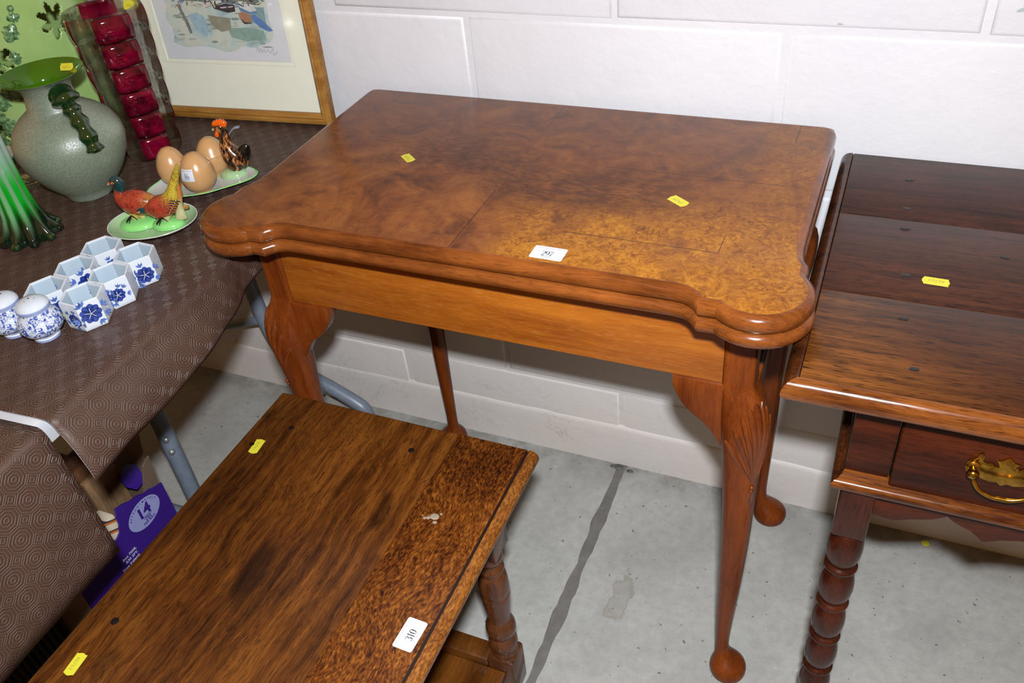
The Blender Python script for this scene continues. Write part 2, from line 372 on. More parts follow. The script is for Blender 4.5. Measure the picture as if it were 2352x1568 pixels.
WAL_APRON = m_wood('walnut_apron', C(150, 72, 16, 1.5), C(206, 118, 34, 1.5), 'x', 12, 38, .3, .3, .0, seed=2.0, fleckcol=C(214, 150, 80, 1.5))
WAL_LEG = m_wood('walnut_leg', C(112, 48, 14, 1.75), C(168, 82, 28, 1.75), 'z', 9, 40, .3, .26, .0, spec=.16, seed=4.0)
WAL_DARK = m_wood('walnut_carving', C(96, 40, 12, 1.6), C(158, 76, 26, 1.6), 'z', 6, 40, .3, .2, .3, seed=5.0)
OAK_A = m_wood('dark_oak_back_board', C(44, 18, 10, 2.2), C(118, 62, 36, 2.2), 'x', 22, 84, .8, .3, .0, seed=1.0, spec=.2, bw=.3)
OAK_B = m_wood('dark_oak_middle_board', C(46, 20, 11, 2.2), C(122, 66, 38, 2.2), 'x', 24, 90, .85, .3, .0, seed=3.0, spec=.2, bw=.3)
OAK_C = m_wood('golden_oak_front_board', C(44, 16, 6, 2.2), C(186, 110, 42, 2.2), 'x', 20, 84, .85, .28, .0, seed=6.0, spec=.2, bw=.34, darkening=(-.30, -.12, C(66, 26, 12, 2.2)))
OAK_E = m_wood('polished_oak_moulding', C(76, 30, 10, 2.0), C(190, 108, 44, 2.0), 'x', 18, 80, .7, .16, .35, seed=8.0, bw=.3)
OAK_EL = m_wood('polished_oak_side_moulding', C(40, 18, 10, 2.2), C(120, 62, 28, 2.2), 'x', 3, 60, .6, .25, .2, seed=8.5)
OAK_F = m_wood('dark_oak_frame', C(40, 12, 6, 1.6), C(98, 40, 15, 1.6), 'x', 12, 46, .5, .26, .0, seed=9.0, spec=.18)
OAK_L = m_wood('dark_oak_leg', C(38, 13, 8, 1.3), C(88, 37, 18, 1.3), 'z', 10, 40, .5, .22, .1, seed=10.0)
def m_stool():
    m = Mat('oak_plain_sawn'); v = m.coord('Object')
    wv = m.noise(v, 4, 3, .55, 0, True)
    vw = m.n('VectorMath', operation='MULTIPLY_ADD'); m.put(vw.inputs[0], wv); vw.inputs[1].default_value = (.05, .05, .05); m.put(vw.inputs[2], v)
    mp = m.n('Mapping'); m.put(mp.inputs['Vector'], vw.outputs[0]); mp.inputs['Scale'].default_value = (1, .05, 1)
    g = m.noise(mp.outputs[0], 80, 4, .6); g2 = m.noise(mp.outputs[0], 420, 3, .6); bl = m.noise(m.coord('Object', (1, .45, 1)), 9, 5, .65, .5)
    f = m.ma('ADD', m.ma('MULTIPLY', g, .45), m.ma('ADD', m.ma('MULTIPLY', g2, .2), m.ma('MULTIPLY', bl, .35)))
    base = m.ramp(f, [(.38, C(60, 28, 9, 1.9)), (.49, C(112, 60, 19, 1.9)), (.62, C(160, 94, 34, 1.9))])
    base = m.mix(m.ramp(m.noise(m.coord('Object', (1, .4, 1), loc=(2, 5, 0)), 14, 5, .7, .7), [(.6, 0.0), (.7, .75)]), base, C(30, 13, 6, 2.0))
    for kx, ky, kr, ka in ((-.052, .10, .030, .75), (.05, .23, .02, .6), (-.02, .25, .018, .5), (-.13, -.05, .02, .5)):
        x_, y_, _ = m.sep(vw.outputs[0]); dx = m.ma('DIVIDE', m.ma('SUBTRACT', x_, kx + .025), kr * .7); dy = m.ma('DIVIDE', m.ma('SUBTRACT', y_, ky + .025), kr * 1.7)
        base = m.mix(m.ma('MULTIPLY', m.ma('SUBTRACT', 1.0, m.sstep(m.ma('ADD', m.ma('ADD', m.ma('MULTIPLY', dx, dx), m.ma('MULTIPLY', dy, dy)), m.ma('MULTIPLY', m.ma('SUBTRACT', bl, .5), 2.2)), .2, 1.0)), ka), base, C(34, 14, 7, 2.0))
    po = m.noise(mp.outputs[0], 900, 2, .5)
    base = m.mix(m.ramp(po, [(.55, 0.0), (.63, .6)]), base, C(22, 10, 5, 2.0))
    m.set(base=base, rough=.3, spec=.4)
    m.bump(m.ma('SUBTRACT', g2, m.ma('MULTIPLY', po, 1.2)), .3, .0006)
    return m.m
def m_lace(name='oak_lacewood', edge=False):
    m = Mat(name); v = m.coord('Object')
    wv = m.noise(v, 7, 3, .55, 0, True)
    vw = m.n('VectorMath', operation='MULTIPLY_ADD'); m.put(vw.inputs[0], wv); vw.inputs[1].default_value = (.045, .045, .045); m.put(vw.inputs[2], v)
    r = m.n('Mapping'); m.put(r.inputs['Vector'], vw.outputs[0]); r.inputs['Rotation'].default_value = (0, 0, .45 if not edge else -.35); r.inputs['Scale'].default_value = (1, .38, 1)
    c1 = m.noise(r.outputs[0], 430, 2, .5, .4); c2 = m.noise(r.outputs[0], 210, 3, .6, .2)
    st_ = m.n('Mapping'); m.put(st_.inputs['Vector'], vw.outputs[0]); st_.inputs['Scale'].default_value = (1, .1, 1)
    g = m.noise(st_.outputs[0], 70, 4, .6); bl = m.noise(m.coord('Object', (1, .35, 1)), 12, 4, .6)
    f = m.ma('ADD', m.ma('ADD', m.ma('MULTIPLY', c1, .42), m.ma('MULTIPLY', c2, .2)), m.ma('ADD', m.ma('MULTIPLY', g, .16), m.ma('MULTIPLY', bl, .22)))
    k = 1.75
    base = m.ramp(f, [(.38, C(38, 16, 7, k)), (.46, C(92, 44, 14, k)), (.54, C(140, 76, 24, k)), (.64, C(192, 118, 44, k))] if not edge else [(.38, C(86, 42, 16, k)), (.5, C(150, 86, 32, k)), (.62, C(200, 130, 56, k))])
    m.set(base=base, rough=.32, spec=.4)
    m.bump(c1, .3, .0006)
    return m.m
STOOL = m_stool(); LACE = m_lace(); LACE_E = m_lace('oak_edge_figure', True)
OAK_LEG2 = m_wood('brown_oak_turning', C(54, 26, 14, 1.3), C(116, 66, 36, 1.3), 'z', 8, 40, .4, .26, .25, seed=12.0)
OAK_SH = m_wood('oak_shelf', C(66, 32, 10, 1.4), C(150, 88, 30, 1.4), 'y', 8, 24, .4, .3, .2, seed=13.0)
GROOVE_DARK = plain('dark_groove_strip', C(40, 24, 20, 1.5), .35)  # dark colour of the strip laid along the moulding groove
CLOTH = m_cloth()
CLOTHBACK = plain('white_cloth_backing', C(190, 188, 190, 1.3), .8, .06)
PLASTIC = plain('white_plastic', C(222, 222, 226, 1.5), .35, .04)
STEEL = plain('grey_painted_tube', C(122, 132, 146, 1.05), .4, .1, 60)
STEEL_D = plain('zinc_rivet', C(170, 175, 175, 1.0), .35, .1, metal=.6)
PAPER = plain('white_label_paper', C(236, 240, 248, 1.35), .5, .02)
YEL = plain('yellow_label_paper', C(248, 236, 60, 1.45), .5, .03)
INK = plain('black_ink', C(30, 28, 40, 1.4), .5, .1)
INKR = plain('pale_red_ink', C(214, 130, 140, 1.35), .5, .05)
INKG = plain('grey_ink', C(120, 120, 130, 1.35), .5, .05)
INKY = plain('faint_stamp_ink', C(196, 184, 60, 1.45), .5, .05)
PLUG = plain('dark_oak_plug', C(30, 18, 12, 2.0), .4, .3, 200)

# ------------------------------------------------------------------ lot labels and yellow stickers (paper parts of the thing they are stuck on)
def lot_label(parent, fr, num, h=.00025, name='lot_label', label=None):
    w2, h2, r = .0190, .0120, .0025; pts = []
    for cx, cy, a0 in ((w2 - r, h2 - r, 0), (-w2 + r, h2 - r, 90), (-w2 + r, -h2 + r, 180), (w2 - r, -h2 + r, 270)):
        for k in range(5):
            a = math.radians(a0 + k * 22.5); pts.append((cx + r * math.cos(a), cy + r * math.sin(a)))
    V, F = loft([[fr(x, y, 0) for x, y in pts], [fr(x, y, h) for x, y in pts]])
    o = fixn(mk(name, V, F, PAPER, parent, 20)); o['label'] = label or 'white printed lot label reading ' + num
    V, F = place(digits_vf(num, .0090), fr, h + .00008, (-.0005, -.0012)); mk('lot_number', V, F, INK, o, None)
    V, F = place(text_vf('Clarke and Simpson Auctions', .0030), fr, h + .00008, (0, .0091)); mk('auction_name', V, F, INKR, o, None)
    V, F = place(text_vf('4/12/2023', .0026), fr, h + .00008, (-.001, -.0078)); mk('sale_date', V, F, INKG, o, None)
    return o
def yellow_sticker(parent, fr, txt='46763', h=.0003, s=1.0, bend=0.0):
    a, b = .0120 * s, .0067 * s; pts = [(-a, -b), (a, -b)]
    for k in range(1, 6): t = -1 + 2 * k / 6; pts.append((a + .0022 * s * math.cos(t * PI / 2) ** 1.5, b * t))
    pts.append((a, b)); pts.append((-a, b))
    for k in range(1, 6): t = 1 - 2 * k / 6; pts.append((-a - .0022 * s * math.cos(t * PI / 2) ** 1.5 + .0012 * s, b * t))
    z = lambda x: bend * x * x
    V, F = loft([[fr(x, y, z(x)) for x, y in pts], [fr(x, y, z(x) + h) for x, y in pts]])
    o = fixn(mk('yellow_sticker', V, F, YEL, parent, 20)); o['label'] = 'small yellow paper sticker stamped ' + txt
    V, F = text_vf(txt, .0065 * s); V = [fr(x, y - .0012 * s, z(x) + h + .0001) for x, y, _ in V]; mk('stamped_number', V, F, INKY, o, None)
    return o

# ------------------------------------------------------------------ structure: block wall and concrete floor
X0, Z0, BP, HP = .2162, .860, .45, .225
wall = struct(mk('wall_back', [(-2.2, .0024, -.05), (2.6, .0024, -.05), (2.6, .0024, 1.9), (-2.2, .0024, 1.9), (-2.2, .15, -.05), (2.6, .15, -.05), (2.6, .15, 1.9), (-2.2, .15, 1.9)],
    [[0, 1, 2, 3], [5, 4, 7, 6], [4, 0, 3, 7], [1, 5, 6, 2], [3, 2, 6, 7], [4, 5, 1, 0]], WALL, None, None), 'white painted concrete block wall with recessed joints')
def block_mesh():
    bm = bmesh.new(); bmesh.ops.create_cube(bm, size=1)
    for v in bm.verts: v.co = Vector((v.co.x * .4435, v.co.y * .016, v.co.z * .2185))
    es = [e for e in bm.edges if all(v.co.y < 0 for v in e.verts)]
    bmesh.ops.bevel(bm, geom=es, offset=.0065, segments=4, affect='EDGES', profile=.5)
    me = bpy.data.meshes.new('block'); bm.to_mesh(me); bm.free(); me.materials.append(WALL)
    me.polygons.foreach_set('use_smooth', [True] * len(me.polygons)); me.set_sharp_from_angle(angle=math.radians(60)); return me
BM_ = block_mesh()
for c in range(-4, 5):
    zc = Z0 - HP / 2 + c * HP; off = 0 if c % 2 == 0 else BP / 2
    for k in range(-6, 6):
        xc = X0 + BP / 2 + off + k * BP
        if xc < -2.1 or xc > 2.5: continue
        b = bpy.data.objects.new('block', BM_); COL.objects.link(b); b.parent = wall
        b.location = (xc + R.uniform(-.002, .002), .0081 + R.uniform(-.0004, .0004), zc + R.uniform(-.0015, .0015))
        b.rotation_euler = (R.uniform(-.0012, .0012), R.uniform(-.002, .002), R.uniform(-.001, .001))
# cement fillet along the foot of the wall
pts = []
for i in range(121):
    x = -2.2 + 4.8 * i / 120; t = .099 + R.uniform(-.0015, .0015)
    pts.append([(x, .01, t + .005), (x, .0004, t + .001), (x, -.0018, t - .010), (x, -.0030, t - .03), (x, -.0035, .02), (x, -.004, .0), (x, .01, -.002)])
V, F = loft(pts, False, False); struct(fixn(mk('baseboard_back', V, F, WALL, None, 60)), 'white painted cement fillet along the foot of the wall')
# floor: two concrete slabs either side of a filled joint at x = .44
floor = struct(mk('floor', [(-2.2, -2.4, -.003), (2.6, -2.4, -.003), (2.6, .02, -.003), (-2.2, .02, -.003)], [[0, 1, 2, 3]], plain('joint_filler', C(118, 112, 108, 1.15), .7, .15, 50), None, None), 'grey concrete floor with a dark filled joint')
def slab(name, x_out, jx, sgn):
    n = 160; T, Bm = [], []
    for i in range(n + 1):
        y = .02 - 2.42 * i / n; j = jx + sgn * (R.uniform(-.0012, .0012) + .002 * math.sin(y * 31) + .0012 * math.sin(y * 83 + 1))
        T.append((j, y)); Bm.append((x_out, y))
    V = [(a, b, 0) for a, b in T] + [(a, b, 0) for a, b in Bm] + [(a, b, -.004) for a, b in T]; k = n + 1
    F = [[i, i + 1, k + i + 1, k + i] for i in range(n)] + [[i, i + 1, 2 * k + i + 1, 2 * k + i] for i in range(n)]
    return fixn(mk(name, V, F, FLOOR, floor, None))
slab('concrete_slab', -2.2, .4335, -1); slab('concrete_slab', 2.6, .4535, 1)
V, F = loft([[(.4435 + sx * (.0105 + .001 * math.sin(y * 50)), y, -.0012) for sx in (-1, 1)] for y in [-.005 - .02 * i for i in range(118)]], False, False)
mk('joint_sealant', V, F, plain('grey_sealant', C(122, 116, 112, 1.15), .75, .18, 40), floor, None)['label'] = 'dark grey sealant filling the floor joint'
for (x, y, r) in ((.437, -.012, .011), (.428, -.013, .007), (.462, -.016, .007)):
    V, F = ell((x, y, 0), (r, r * .6, .003), 10, 6); mk('sealant_blob', V, F, plain('dark_sealant', C(84, 82, 80, 1.1), .6), floor)

# ------------------------------------------------------------------ walnut card table
XM = .396
ct = thing('card_table', 'walnut fold-over card table with lobed front corners, cabriole legs and lot 297 label', 'card table', (XM, -.22, 0))
def card_outline():
    half = [(.632, -.4125), (.645, -.4138), (.6545, -.4178), (.6615, -.4238), (.6665, -.4305), (.6835, -.4300)]
    for k in range(19):
        a = math.radians(-131 + (175) * k / 18); half.append((.716 + .0455 * math.cos(a), -.398 + .0455 * math.sin(a)))
    half += [(.7485, -.3565), (.7485, -.347), (.7435, -.339), (.7405, -.328), (.7383, -.312), (.7375, -.29), (.7375, -.20), (.7375, -.036), (.7355, -.0285), (.7285, -.0260)]
    left = [(2 * XM - x, y) for x, y in reversed(half)]
    return half + left
CO = card_outline()
def roundpoly(P, keep=()): return P
up = [(-.0005, .7470), (.0012, .7466), (.0045, .7452), (.0075, .7425), (.0088, .7385), (.0086, .7335), (.0065, .7285), (.002, .7258), (-.002, .7255)]
lo = [(-.002, .7262), (.002, .7259), (.0066, .7242), (.0096, .7205), (.0102, .7165), (.0090, .7120), (.0055, .7085), (.0, .7075)]
mould('upper_leaf', CO, up, BURL, ct, 40, mats=[WAL_EDGE])['label'] = 'burr walnut veneered top leaf with thumb-moulded edge'
mould('lower_leaf', CO, lo, WAL_EDGE, ct, 40)
AY = -.369
box('front_apron', (.0872, AY, .5855), (.6812, AY + .02, .7075), WAL_APRON, ct, .0012)
box('side_apron', (.692, -.338, .5855), (.713, -.070, .7075), WAL_APRON, ct, .0012)
box('side_apron', (.060, -.338, .5855), (.080, -.070, .7075), WAL_APRON, ct, .0012)
box('back_apron', (.115, -.070, .5855), (.690, -.052, .7075), WAL_APRON, ct, .0012)
def sq(n, th):
    c, s_ = math.cos(th), math.sin(th)
    r = (abs(c) ** n + abs(s_) ** n) ** (-1 / n); return r * c, r * s_
class Cab:
    def __init__(s, cx, cy, sx, sy, S):
        s.c = (cx, cy); s.s = (sx, sy); s.S = S
    def at(s, z):
        S = s.S
        if z >= S[0][0]: return S[0][1:]
        for i in range(len(S) - 1):
            if S[i + 1][0] <= z <= S[i][0]:
                t = (S[i][0] - z) / (S[i][0] - S[i + 1][0] + 1e-9)
                return tuple(a + (b - a) * t for a, b in zip(S[i][1:], S[i + 1][1:]))
        return S[-1][1:]
    def pt(s, th, z, h=0.0):
        ox, oy, r, n = s.at(z); x, y = sq(n, th)
        return (s.c[0] + s.s[0] * ox + x * (r + h), s.c[1] + s.s[1] * oy + y * (r + h), z)
    def mesh(s, name, mat, parent, seg=40):
        zs = [q[0] for q in s.S]; zz = []
        for i in range(len(zs) - 1):
            k = 3 if zs[i] < .56 else 1
            zz += [zs[i] + (zs[i + 1] - zs[i]) * j / k for j in range(k)]
        zz.append(zs[-1])
        V, F = loft([[s.pt(2 * PI * j / seg + PI / seg, z) for j in range(seg)] for z in zz]); return fixn(mk(name, V, F, mat, parent, 55))
def dense(S, n=3):
    out = []; keys = list(zip(*S)); cols = [smooth1(k, n) for k in keys]
    return [tuple(c[i] for c in cols) for i in range(len(cols[0]))]
FS = [(.7075, 0, 0, .0178, 14), (.592, 0, 0, .0178, 14), (.5855, .0005, .0005, .0182, 12)] + dense([(.580, .002, .002, .0195, 6), (.560, .0075, .0065, .0240, 3.6), (.538, .0105, .009, .0268, 3.0), (.512, .0122, .010, .0268, 2.7), (.480, .0125, .010, .0245, 2.6), (.42, .0128, .0095, .0210, 2.4),
      (.34, .0145, .0092, .0188, 2.3), (.26, .0140, .008, .0168, 2.2), (.197, .0128, .007, .0150, 2.1), (.12, .0112, .006, .0120, 2), (.068, .0108, .0055, .0102, 2), (.050, .0120, .006, .0108, 2), (.040, .0155, .008, .0140, 2), (.031, .0205, .011, .0205, 2),
      (.022, .0235, .0128, .0262, 2), (.013, .024, .013, .0275, 2), (.005, .024, .013, .0262, 2), (.0, .024, .013, .0225, 2)], 2)
def shell(cab, th0, parent, leg):
    for k in range(-4, 5):
        zt = .5735 - .0042 * abs(k) ** 1.9; N = 22; rows = []; sgn = 1
        for i in range(N + 1):
            t = i / N; th = th0 + math.radians(20.5) * k * (t ** 1.25); z = .442 + (zt - .442) * (t ** 1.0) - (.006 * abs(k) * t * (1 - t))
            wd = (.0009 + .0046 * t) * (math.sqrt(max(0.0, 1 - ((t - .88) / .12) ** 2)) if t > .88 else 1)
            ra = cab.at(z)[2]; row = []
            for j in range(7):
                s_ = -1 + j / 3; row.append(cab.pt(th + s_ * wd / ra, z, -.0012 + .0036 * max(0, 1 - s_ * s_) ** .6 * min(1, .35 + t)))
            rows.append(row)
        V, F = loft(rows, False, False); fixn(mk('shell_flute', V, F, WAL_DARK, leg, 80))
    for z, r in ((.436, .0032), (.429, .0026)):
        V, F = ell(cab.pt(th0, z, .0005), (r, r, r), 10, 8); mk('carved_bead', V, F, WAL_DARK, leg)
    rows = []
    for i in range(9):
        t = i / 8; z = .426 - .028 * t; wd = .0075 * math.sin(PI * min(1, t * .9 + .12)) ** .8 + .0004; ra = cab.at(z)[2]
        rows.append([cab.pt(th0 + s_ * wd / ra, z, -.001 + .0022 * (1 - abs(s_)) ** .5) for s_ in (-1, -.5, 0, .5, 1)])
    V, F = loft(rows, False, False); fixn(mk('carved_pendant', V, F, WAL_DARK, leg, 80))
EAR = [(.0, .5853), (.058, .5853), (.0572, .571), (.0515, .557), (.044, .544), (.034, .533), (.022, .524), (.010, .512), (.002, .498), (-.012, .475), (-.012, .585)]
def front_leg(cx, sx):
    cab = Cab(cx, -.3545, sx, -1, FS); leg = cab.mesh('front_leg', WAL_LEG, ct)
    shell(cab, math.atan2(-1, sx), ct, leg)
    px = cx - sx * .0178
    prism('knee_bracket', [(px - sx * (a), z) for a, z in EAR], lambda u, v, t: (u, t, v), -.3735, -.352, WAL_LEG, leg, .002)
    prism('knee_bracket', [(-.3367 + a, z) for a, z in EAR], lambda u, v, t: (cx + sx * t, u, v), .001, .0205, WAL_LEG, leg, .002)
    return leg
front_leg(.6993, 1); front_leg(.0690, -1)
BS = [(.7075, 0, 0, .0178, 14), (.62, 0.0, 0, .0178, 14)] + dense([(.612, .006, 0, .0185, 8), (.598, .0165, 0, .0235, 4), (.575, .0185, 0, .0250, 3), (.53, .0155, 0, .0235, 2.6), (.45, .0085, 0, .0190, 2.3), (.34, .0055, 0, .0160, 2.1), (.25, .0075, 0, .0142, 2), (.15, .0085, 0, .0122, 2), (.075, .0090, 0, .0105, 2), (.050, .011, 0, .0112, 2), (.040, .017, 0, .0145, 2), (.030, .024, .000, .0215, 2),
      (.021, .029, .00, .0270, 2), (.012, .030, .00, .0285, 2), (.004, .030, .00, .0270, 2), (0, .030, .00, .024, 2)], 2)
Cab(.7005, -.0440, 1, 1, BS).mesh('back_leg', WAL_LEG, ct); Cab(.1010, -.0440, -.2, 1, BS).mesh('back_leg', WAL_LEG, ct)
lot_label(ct, frame2((.4880, -.3945, .7470), (1, -.012, 0), (.012, 1, 0)), '297')
yellow_sticker(ct, frame2((.2225, -.2250, .7470), (.62, -.5, 0), (.5, .62, 0)), s=.92)
yellow_sticker(ct, frame2((.5955, -.2520, .7470), (.80, -.55, 0), (.55, .80, 0)))

# ------------------------------------------------------------------ oak side table on the right
st = thing('oak_side_table', 'dark oak side table with one drawer, brass handle and ring-turned legs', 'side table', (1.12, -.26, 0))
TX0, TX1, TYB, TYF, TZ, TH = .7545, 1.49, -.008, -.4885, .7060, .023
GI = .0150     # inset of the scratched groove
def board(y0, y1, mat): return box('board', (TX0 + GI, y0, TZ - TH), (TX1 - GI, y1, TZ), mat, st, .0012)
board(-.1640, TYB, OAK_A); board(-.3240, -.1644, OAK_B); board(TYF + GI, -.3256, OAK_C)
def edge_prof(): return [(0.0003, -.0012), (.0012, -.0002), (.004, .0), (.008, -.0012), (.0115, -.0042), (.0140, -.0090), (.0148, -.0140), (.0140, -.0185), (.0120, -.0215), (.009, -.0225), (.009, -.0240), (.0, -.0240)]
def edge_strip(name, a, b, outv, mat, parent, z, prof, ma, mb):
    a, b, o = Vector(a), Vector(b), Vector(outv); d = (b - a).normalized(); R_ = []
    for p, sg, mi in ((a, -1, ma), (b, 1, mb)): R_.append([tuple(p + o * q + d * sg * mi * q + Vector((0, 0, z + h))) for q, h in prof])
    V, F = loft(R_); return fixn(mk(name, V, F, mat, parent, 40))
edge_strip('edge_moulding', (TX0 + GI, TYF + GI, 0), (TX1 - GI, TYF + GI, 0), (0, -1, 0), OAK_E, st, TZ, edge_prof(), 1, 1)
edge_strip('edge_moulding', (TX0 + GI, TYF + GI, 0), (TX0 + GI, TYB, 0), (-1, 0, 0), OAK_EL, st, TZ, edge_prof(), 1, 0)
edge_strip('edge_moulding', (TX1 - GI, TYF + GI, 0), (TX1 - GI, TYB, 0), (1, 0, 0), OAK_EL, st, TZ, edge_prof(), 1, 0)
for (x, y, a) in ((.841, -.066, .2), (.842, -.138, 0), (.843, -.183, .1), (.850, -.279, 0), (.853, -.357, .1), (.867, -.434, .1), (.945, -.218, -.3), (1.25, -.37, 0), (1.25, -.2, 0), (1.25, -.08, 0)):
    r = .0042; V = []
    ring = [(x + (r * 1.25 * math.cos(t) * math.cos(a) - r * .75 * math.sin(t) * math.sin(a)) * (1 + R.uniform(-.15, .15)), y + (r * 1.25 * math.cos(t) * math.sin(a) + r * .75 * math.sin(t) * math.cos(a)), TZ + .0003) for t in [2 * PI * k / 12 for k in range(12)]]
    V, F = loft([[(p[0], p[1], TZ - .003) for p in ring], ring, [((p[0] - x) * .7 + x, (p[1] - y) * .7 + y, TZ + .0006) for p in ring]]); fixn(mk('oak_peg', V, F, PLUG, st, 40))
FY = -.448      # face of the frame
LEGX = (.8435, 1.405)
for lx in LEGX: box('stile', (lx - .0178, FY, .5520), (lx + .0235, FY + .036, .6830), OAK_F, st, .001)
box('top_rail', (.868, FY + .004, .6600), (1.386, FY + .03, .6830), OAK_F, st, .001)
dr = box('drawer_front', (.8685, FY - .0035, .5610), (1.3855, FY + .018, .6595), OAK_F, st, .003, 3)
box('side_panel', (.829, FY + .036, .485), (.842, -.075, .6830), OAK_F, st, .001)
box('side_panel', (1.400, FY + .036, .485), (1.413, -.075, .6830), OAK_F, st, .001)
box('back_panel', (.862, -.060, .485), (1.39, -.045, .6830), OAK_F, st, .001)
wp = [(-.004, .0255), (.0, .0255), (.0015, .0225), (.0015, .0195), (.004, .0180), (.0045, .0150), (.0085, .0140), (.0110, .0110), (.0115, .0075), (.0105, .0040), (.0075, .0010), (-.004, .0)]
edge_strip('waist_moulding', (.826, FY, 0), (1.4225, FY, 0), (0, -1, 0), OAK_E, st, .5460, wp, 1, 1)
edge_strip('waist_moulding', (.826, FY, 0), (.826, -.06, 0), (-1, 0, 0), OAK_EL, st, .5460, wp, 1, 0)
# scalloped apron under the waist moulding
ap = [(.8605, .5660), (.8605, .5300)]
for q in ((.876, .5275), (.884, .5275), (.892, .5315), (.900, .5355), (.911, .5390), (.920, .5430), (.9265, .5475), (.9315, .5515), (.9375, .5465), (.946, .5420), (.956, .5380), (.964, .5310), (.969, .5260), (.9745, .5280), (.985, .5345), (1.0, .5395), (1.02, .5430), (1.06, .546), (1.125, .547)): ap.append(q)
ap = ap + [(2 * 1.1245 - x, z) for x, z in reversed(ap[2:-1])] + [(1.3885, .5300), (1.3885, .5660)]
prism('shaped_apron', ap, lambda u, v, t: (u, t, v - .024), FY + .006, FY + .022, OAK_F, st, .0008)
def rt_leg(lx, ly):
    h = .0178; leg = box('turned_leg', (lx - h, ly - h, .4640), (lx + h, ly + h, .5510), OAK_L, st, .003, 3)
    prof = [(.0120, .4655), (.0150, .4620), (.0165, .4595)]; z = .458; P = .0705
    zs = z
    while zs > .09:
        for r, t in ((.0150, 0), (.0178, .10), (.0196, .25), (.0200, .40), (.0190, .56), (.0165, .70), (.0145, .765), (.0150, .78), (.0180, .80), (.0192, .84), (.0180, .90), (.0150, .935), (.0140, .97)): prof.append((r, zs - P * t))
        zs -= P
    lathe('turning', prof, (lx, ly, 0), OAK_L, leg, 32, True, 60)
    box('foot_block', (lx - h, ly - h, 0), (lx + h, ly + h, zs + .0015), OAK_L, leg, .002); return leg
for lx in LEGX:
    for ly in (FY + .0178, -.066): rt_leg(lx + (.016 if ly > -.1 and lx < 1 else 0), ly)
V, F = ell((.861, FY + .001, .5415), (.0045, .0014, .0045), 12, 8); mk('joint_peg', V, F, OAK_L, st)
# brass bail handles
BR = Mat('aged_brass'); bv = BR.coord('Object'); BR.set(base=BR.ramp(BR.noise(bv, 90, 4, .6), [(.3, C(120, 84, 26, .625)), (.7, C(196, 150, 60, .625))]), metal=1.0, rough=.22); BRASS = BR.m
def handle(cx):
    z = .6155; prof = [(-.034, -.002), (-.0335, .006), (-.030, .0105), (-.026, .013), (-.0255, .018), (-.0225, .0205), (-.0200, .016), (-.0210, .0105), (-.0165, .0085), (-.0130, .0100), (-.0100, .0065), (-.0062, .0060), (-.0075, .0105), (-.0100, .0140), (-.0055, .0150), (-.0025, .0185), (0, .0205)]
    pts = prof + [(-x, y) for x, y in reversed(prof[:-1])]
    low = [(.031, -.008), (.0255, -.0115), (.022, -.0095), (.018, -.0125), (.010, -.0150), (.004, -.0140), (0, -.0175)]
    pts += low + [(-x, y) for x, y in reversed(low[:-1])]
    pl = prism('handle', [(cx + x, z + y) for x, y in pts], lambda u, v, t: (u, t, v), FY - .0035, FY - .0053, BRASS, dr, .0004); pl['label'] = 'brass swan-neck drawer handle with shaped backplate'
    bl = spline([(cx - .0265, FY - .0150, z + .001), (cx - .0255, FY - .0165, z - .006), (cx - .0190, FY - .0185, z - .0150), (cx - .008, FY - .0195, z - .0195), (cx, FY - .0195, z - .0200), (cx + .008, FY - .0195, z - .0195), (cx + .0190, FY - .0185, z - .0150), (cx + .0255, FY - .0165, z - .006), (cx + .0265, FY - .0150, z + .001)], 5)
    n = len(bl); parts = [tube_vf(bl, [.0014 + .0011 * math.sin(PI * i / (n - 1)) for i in range(n)], 10)]
    for s_ in (-1, 1):
        c = (cx + s_ * .0275, FY - .0045, z + .001); pr = [(.0058, 0), (.0062, .0012), (.0050, .0022), (.0034, .0030), (.0034, .0075), (.0052, .0085), (.0058, .0108), (.0050, .0135), (.0028, .0152), (.0004, .0158)]
        parts.append(loft([[(c[0] + r * math.cos(2 * PI * j / 16), c[1] - h, c[2] + r * math.sin(2 * PI * j / 16)) for j in range(16)] for r, h in pr]))
    V, F = joinvf(parts); fixn(mk('handle_bail', V, F, BRASS, dr, 50))
handle(.9640); handle(1.2880)
yellow_sticker(st, frame2((.8800, -.2830, TZ), (-1, .03, 0), (-.03, -1, 0)))

# ------------------------------------------------------------------ oak coffee table in front
cf = thing('oak_coffee_table', 'low oak coffee table with turned legs, lower shelf and lot 310 label', 'coffee table', (.262, -.80, 0))
KX0, KX1, KYB, KYF, KZ = .0605, .4635, -.4170, -1.19, .4500
KJ = .3480
box('board', (KX0, KYF, KZ - .022), (KJ - .0002, KYB, KZ), STOOL, cf, .003, 3)
box('board', (KJ + .0002, KYF, KZ - .022), (KX1 - .0165, KYB, KZ), LACE, cf, .0008, 2)
kp = [(.0002, -.0018), (.0022, -.0020), (.0028, -.0002), (.006, .0), (.0105, -.0020), (.0140, -.0060), (.0155, -.0105), (.0145, -.0160), (.012, -.0195), (.012, -.022), (.0, -.022)]
V, F = loft([[(KX1 - .0165 + q, y, KZ + h) for q, h in kp] for y in (KYF, KYB - .003, KYB)]); fixn(mk('edge_moulding', V, F, LACE_E, cf, 40))
V, F = loft([[(KX1 - .0166 + a, y, KZ + b) for a, b in ((-.0006, .00015), (.0032, .0001), (.0030, -.0014), (-.0003, -.0014))] for y in (KYF + .002, KYB - .004)]); fixn(mk('groove_line', V, F, GROOVE_DARK, cf, None))
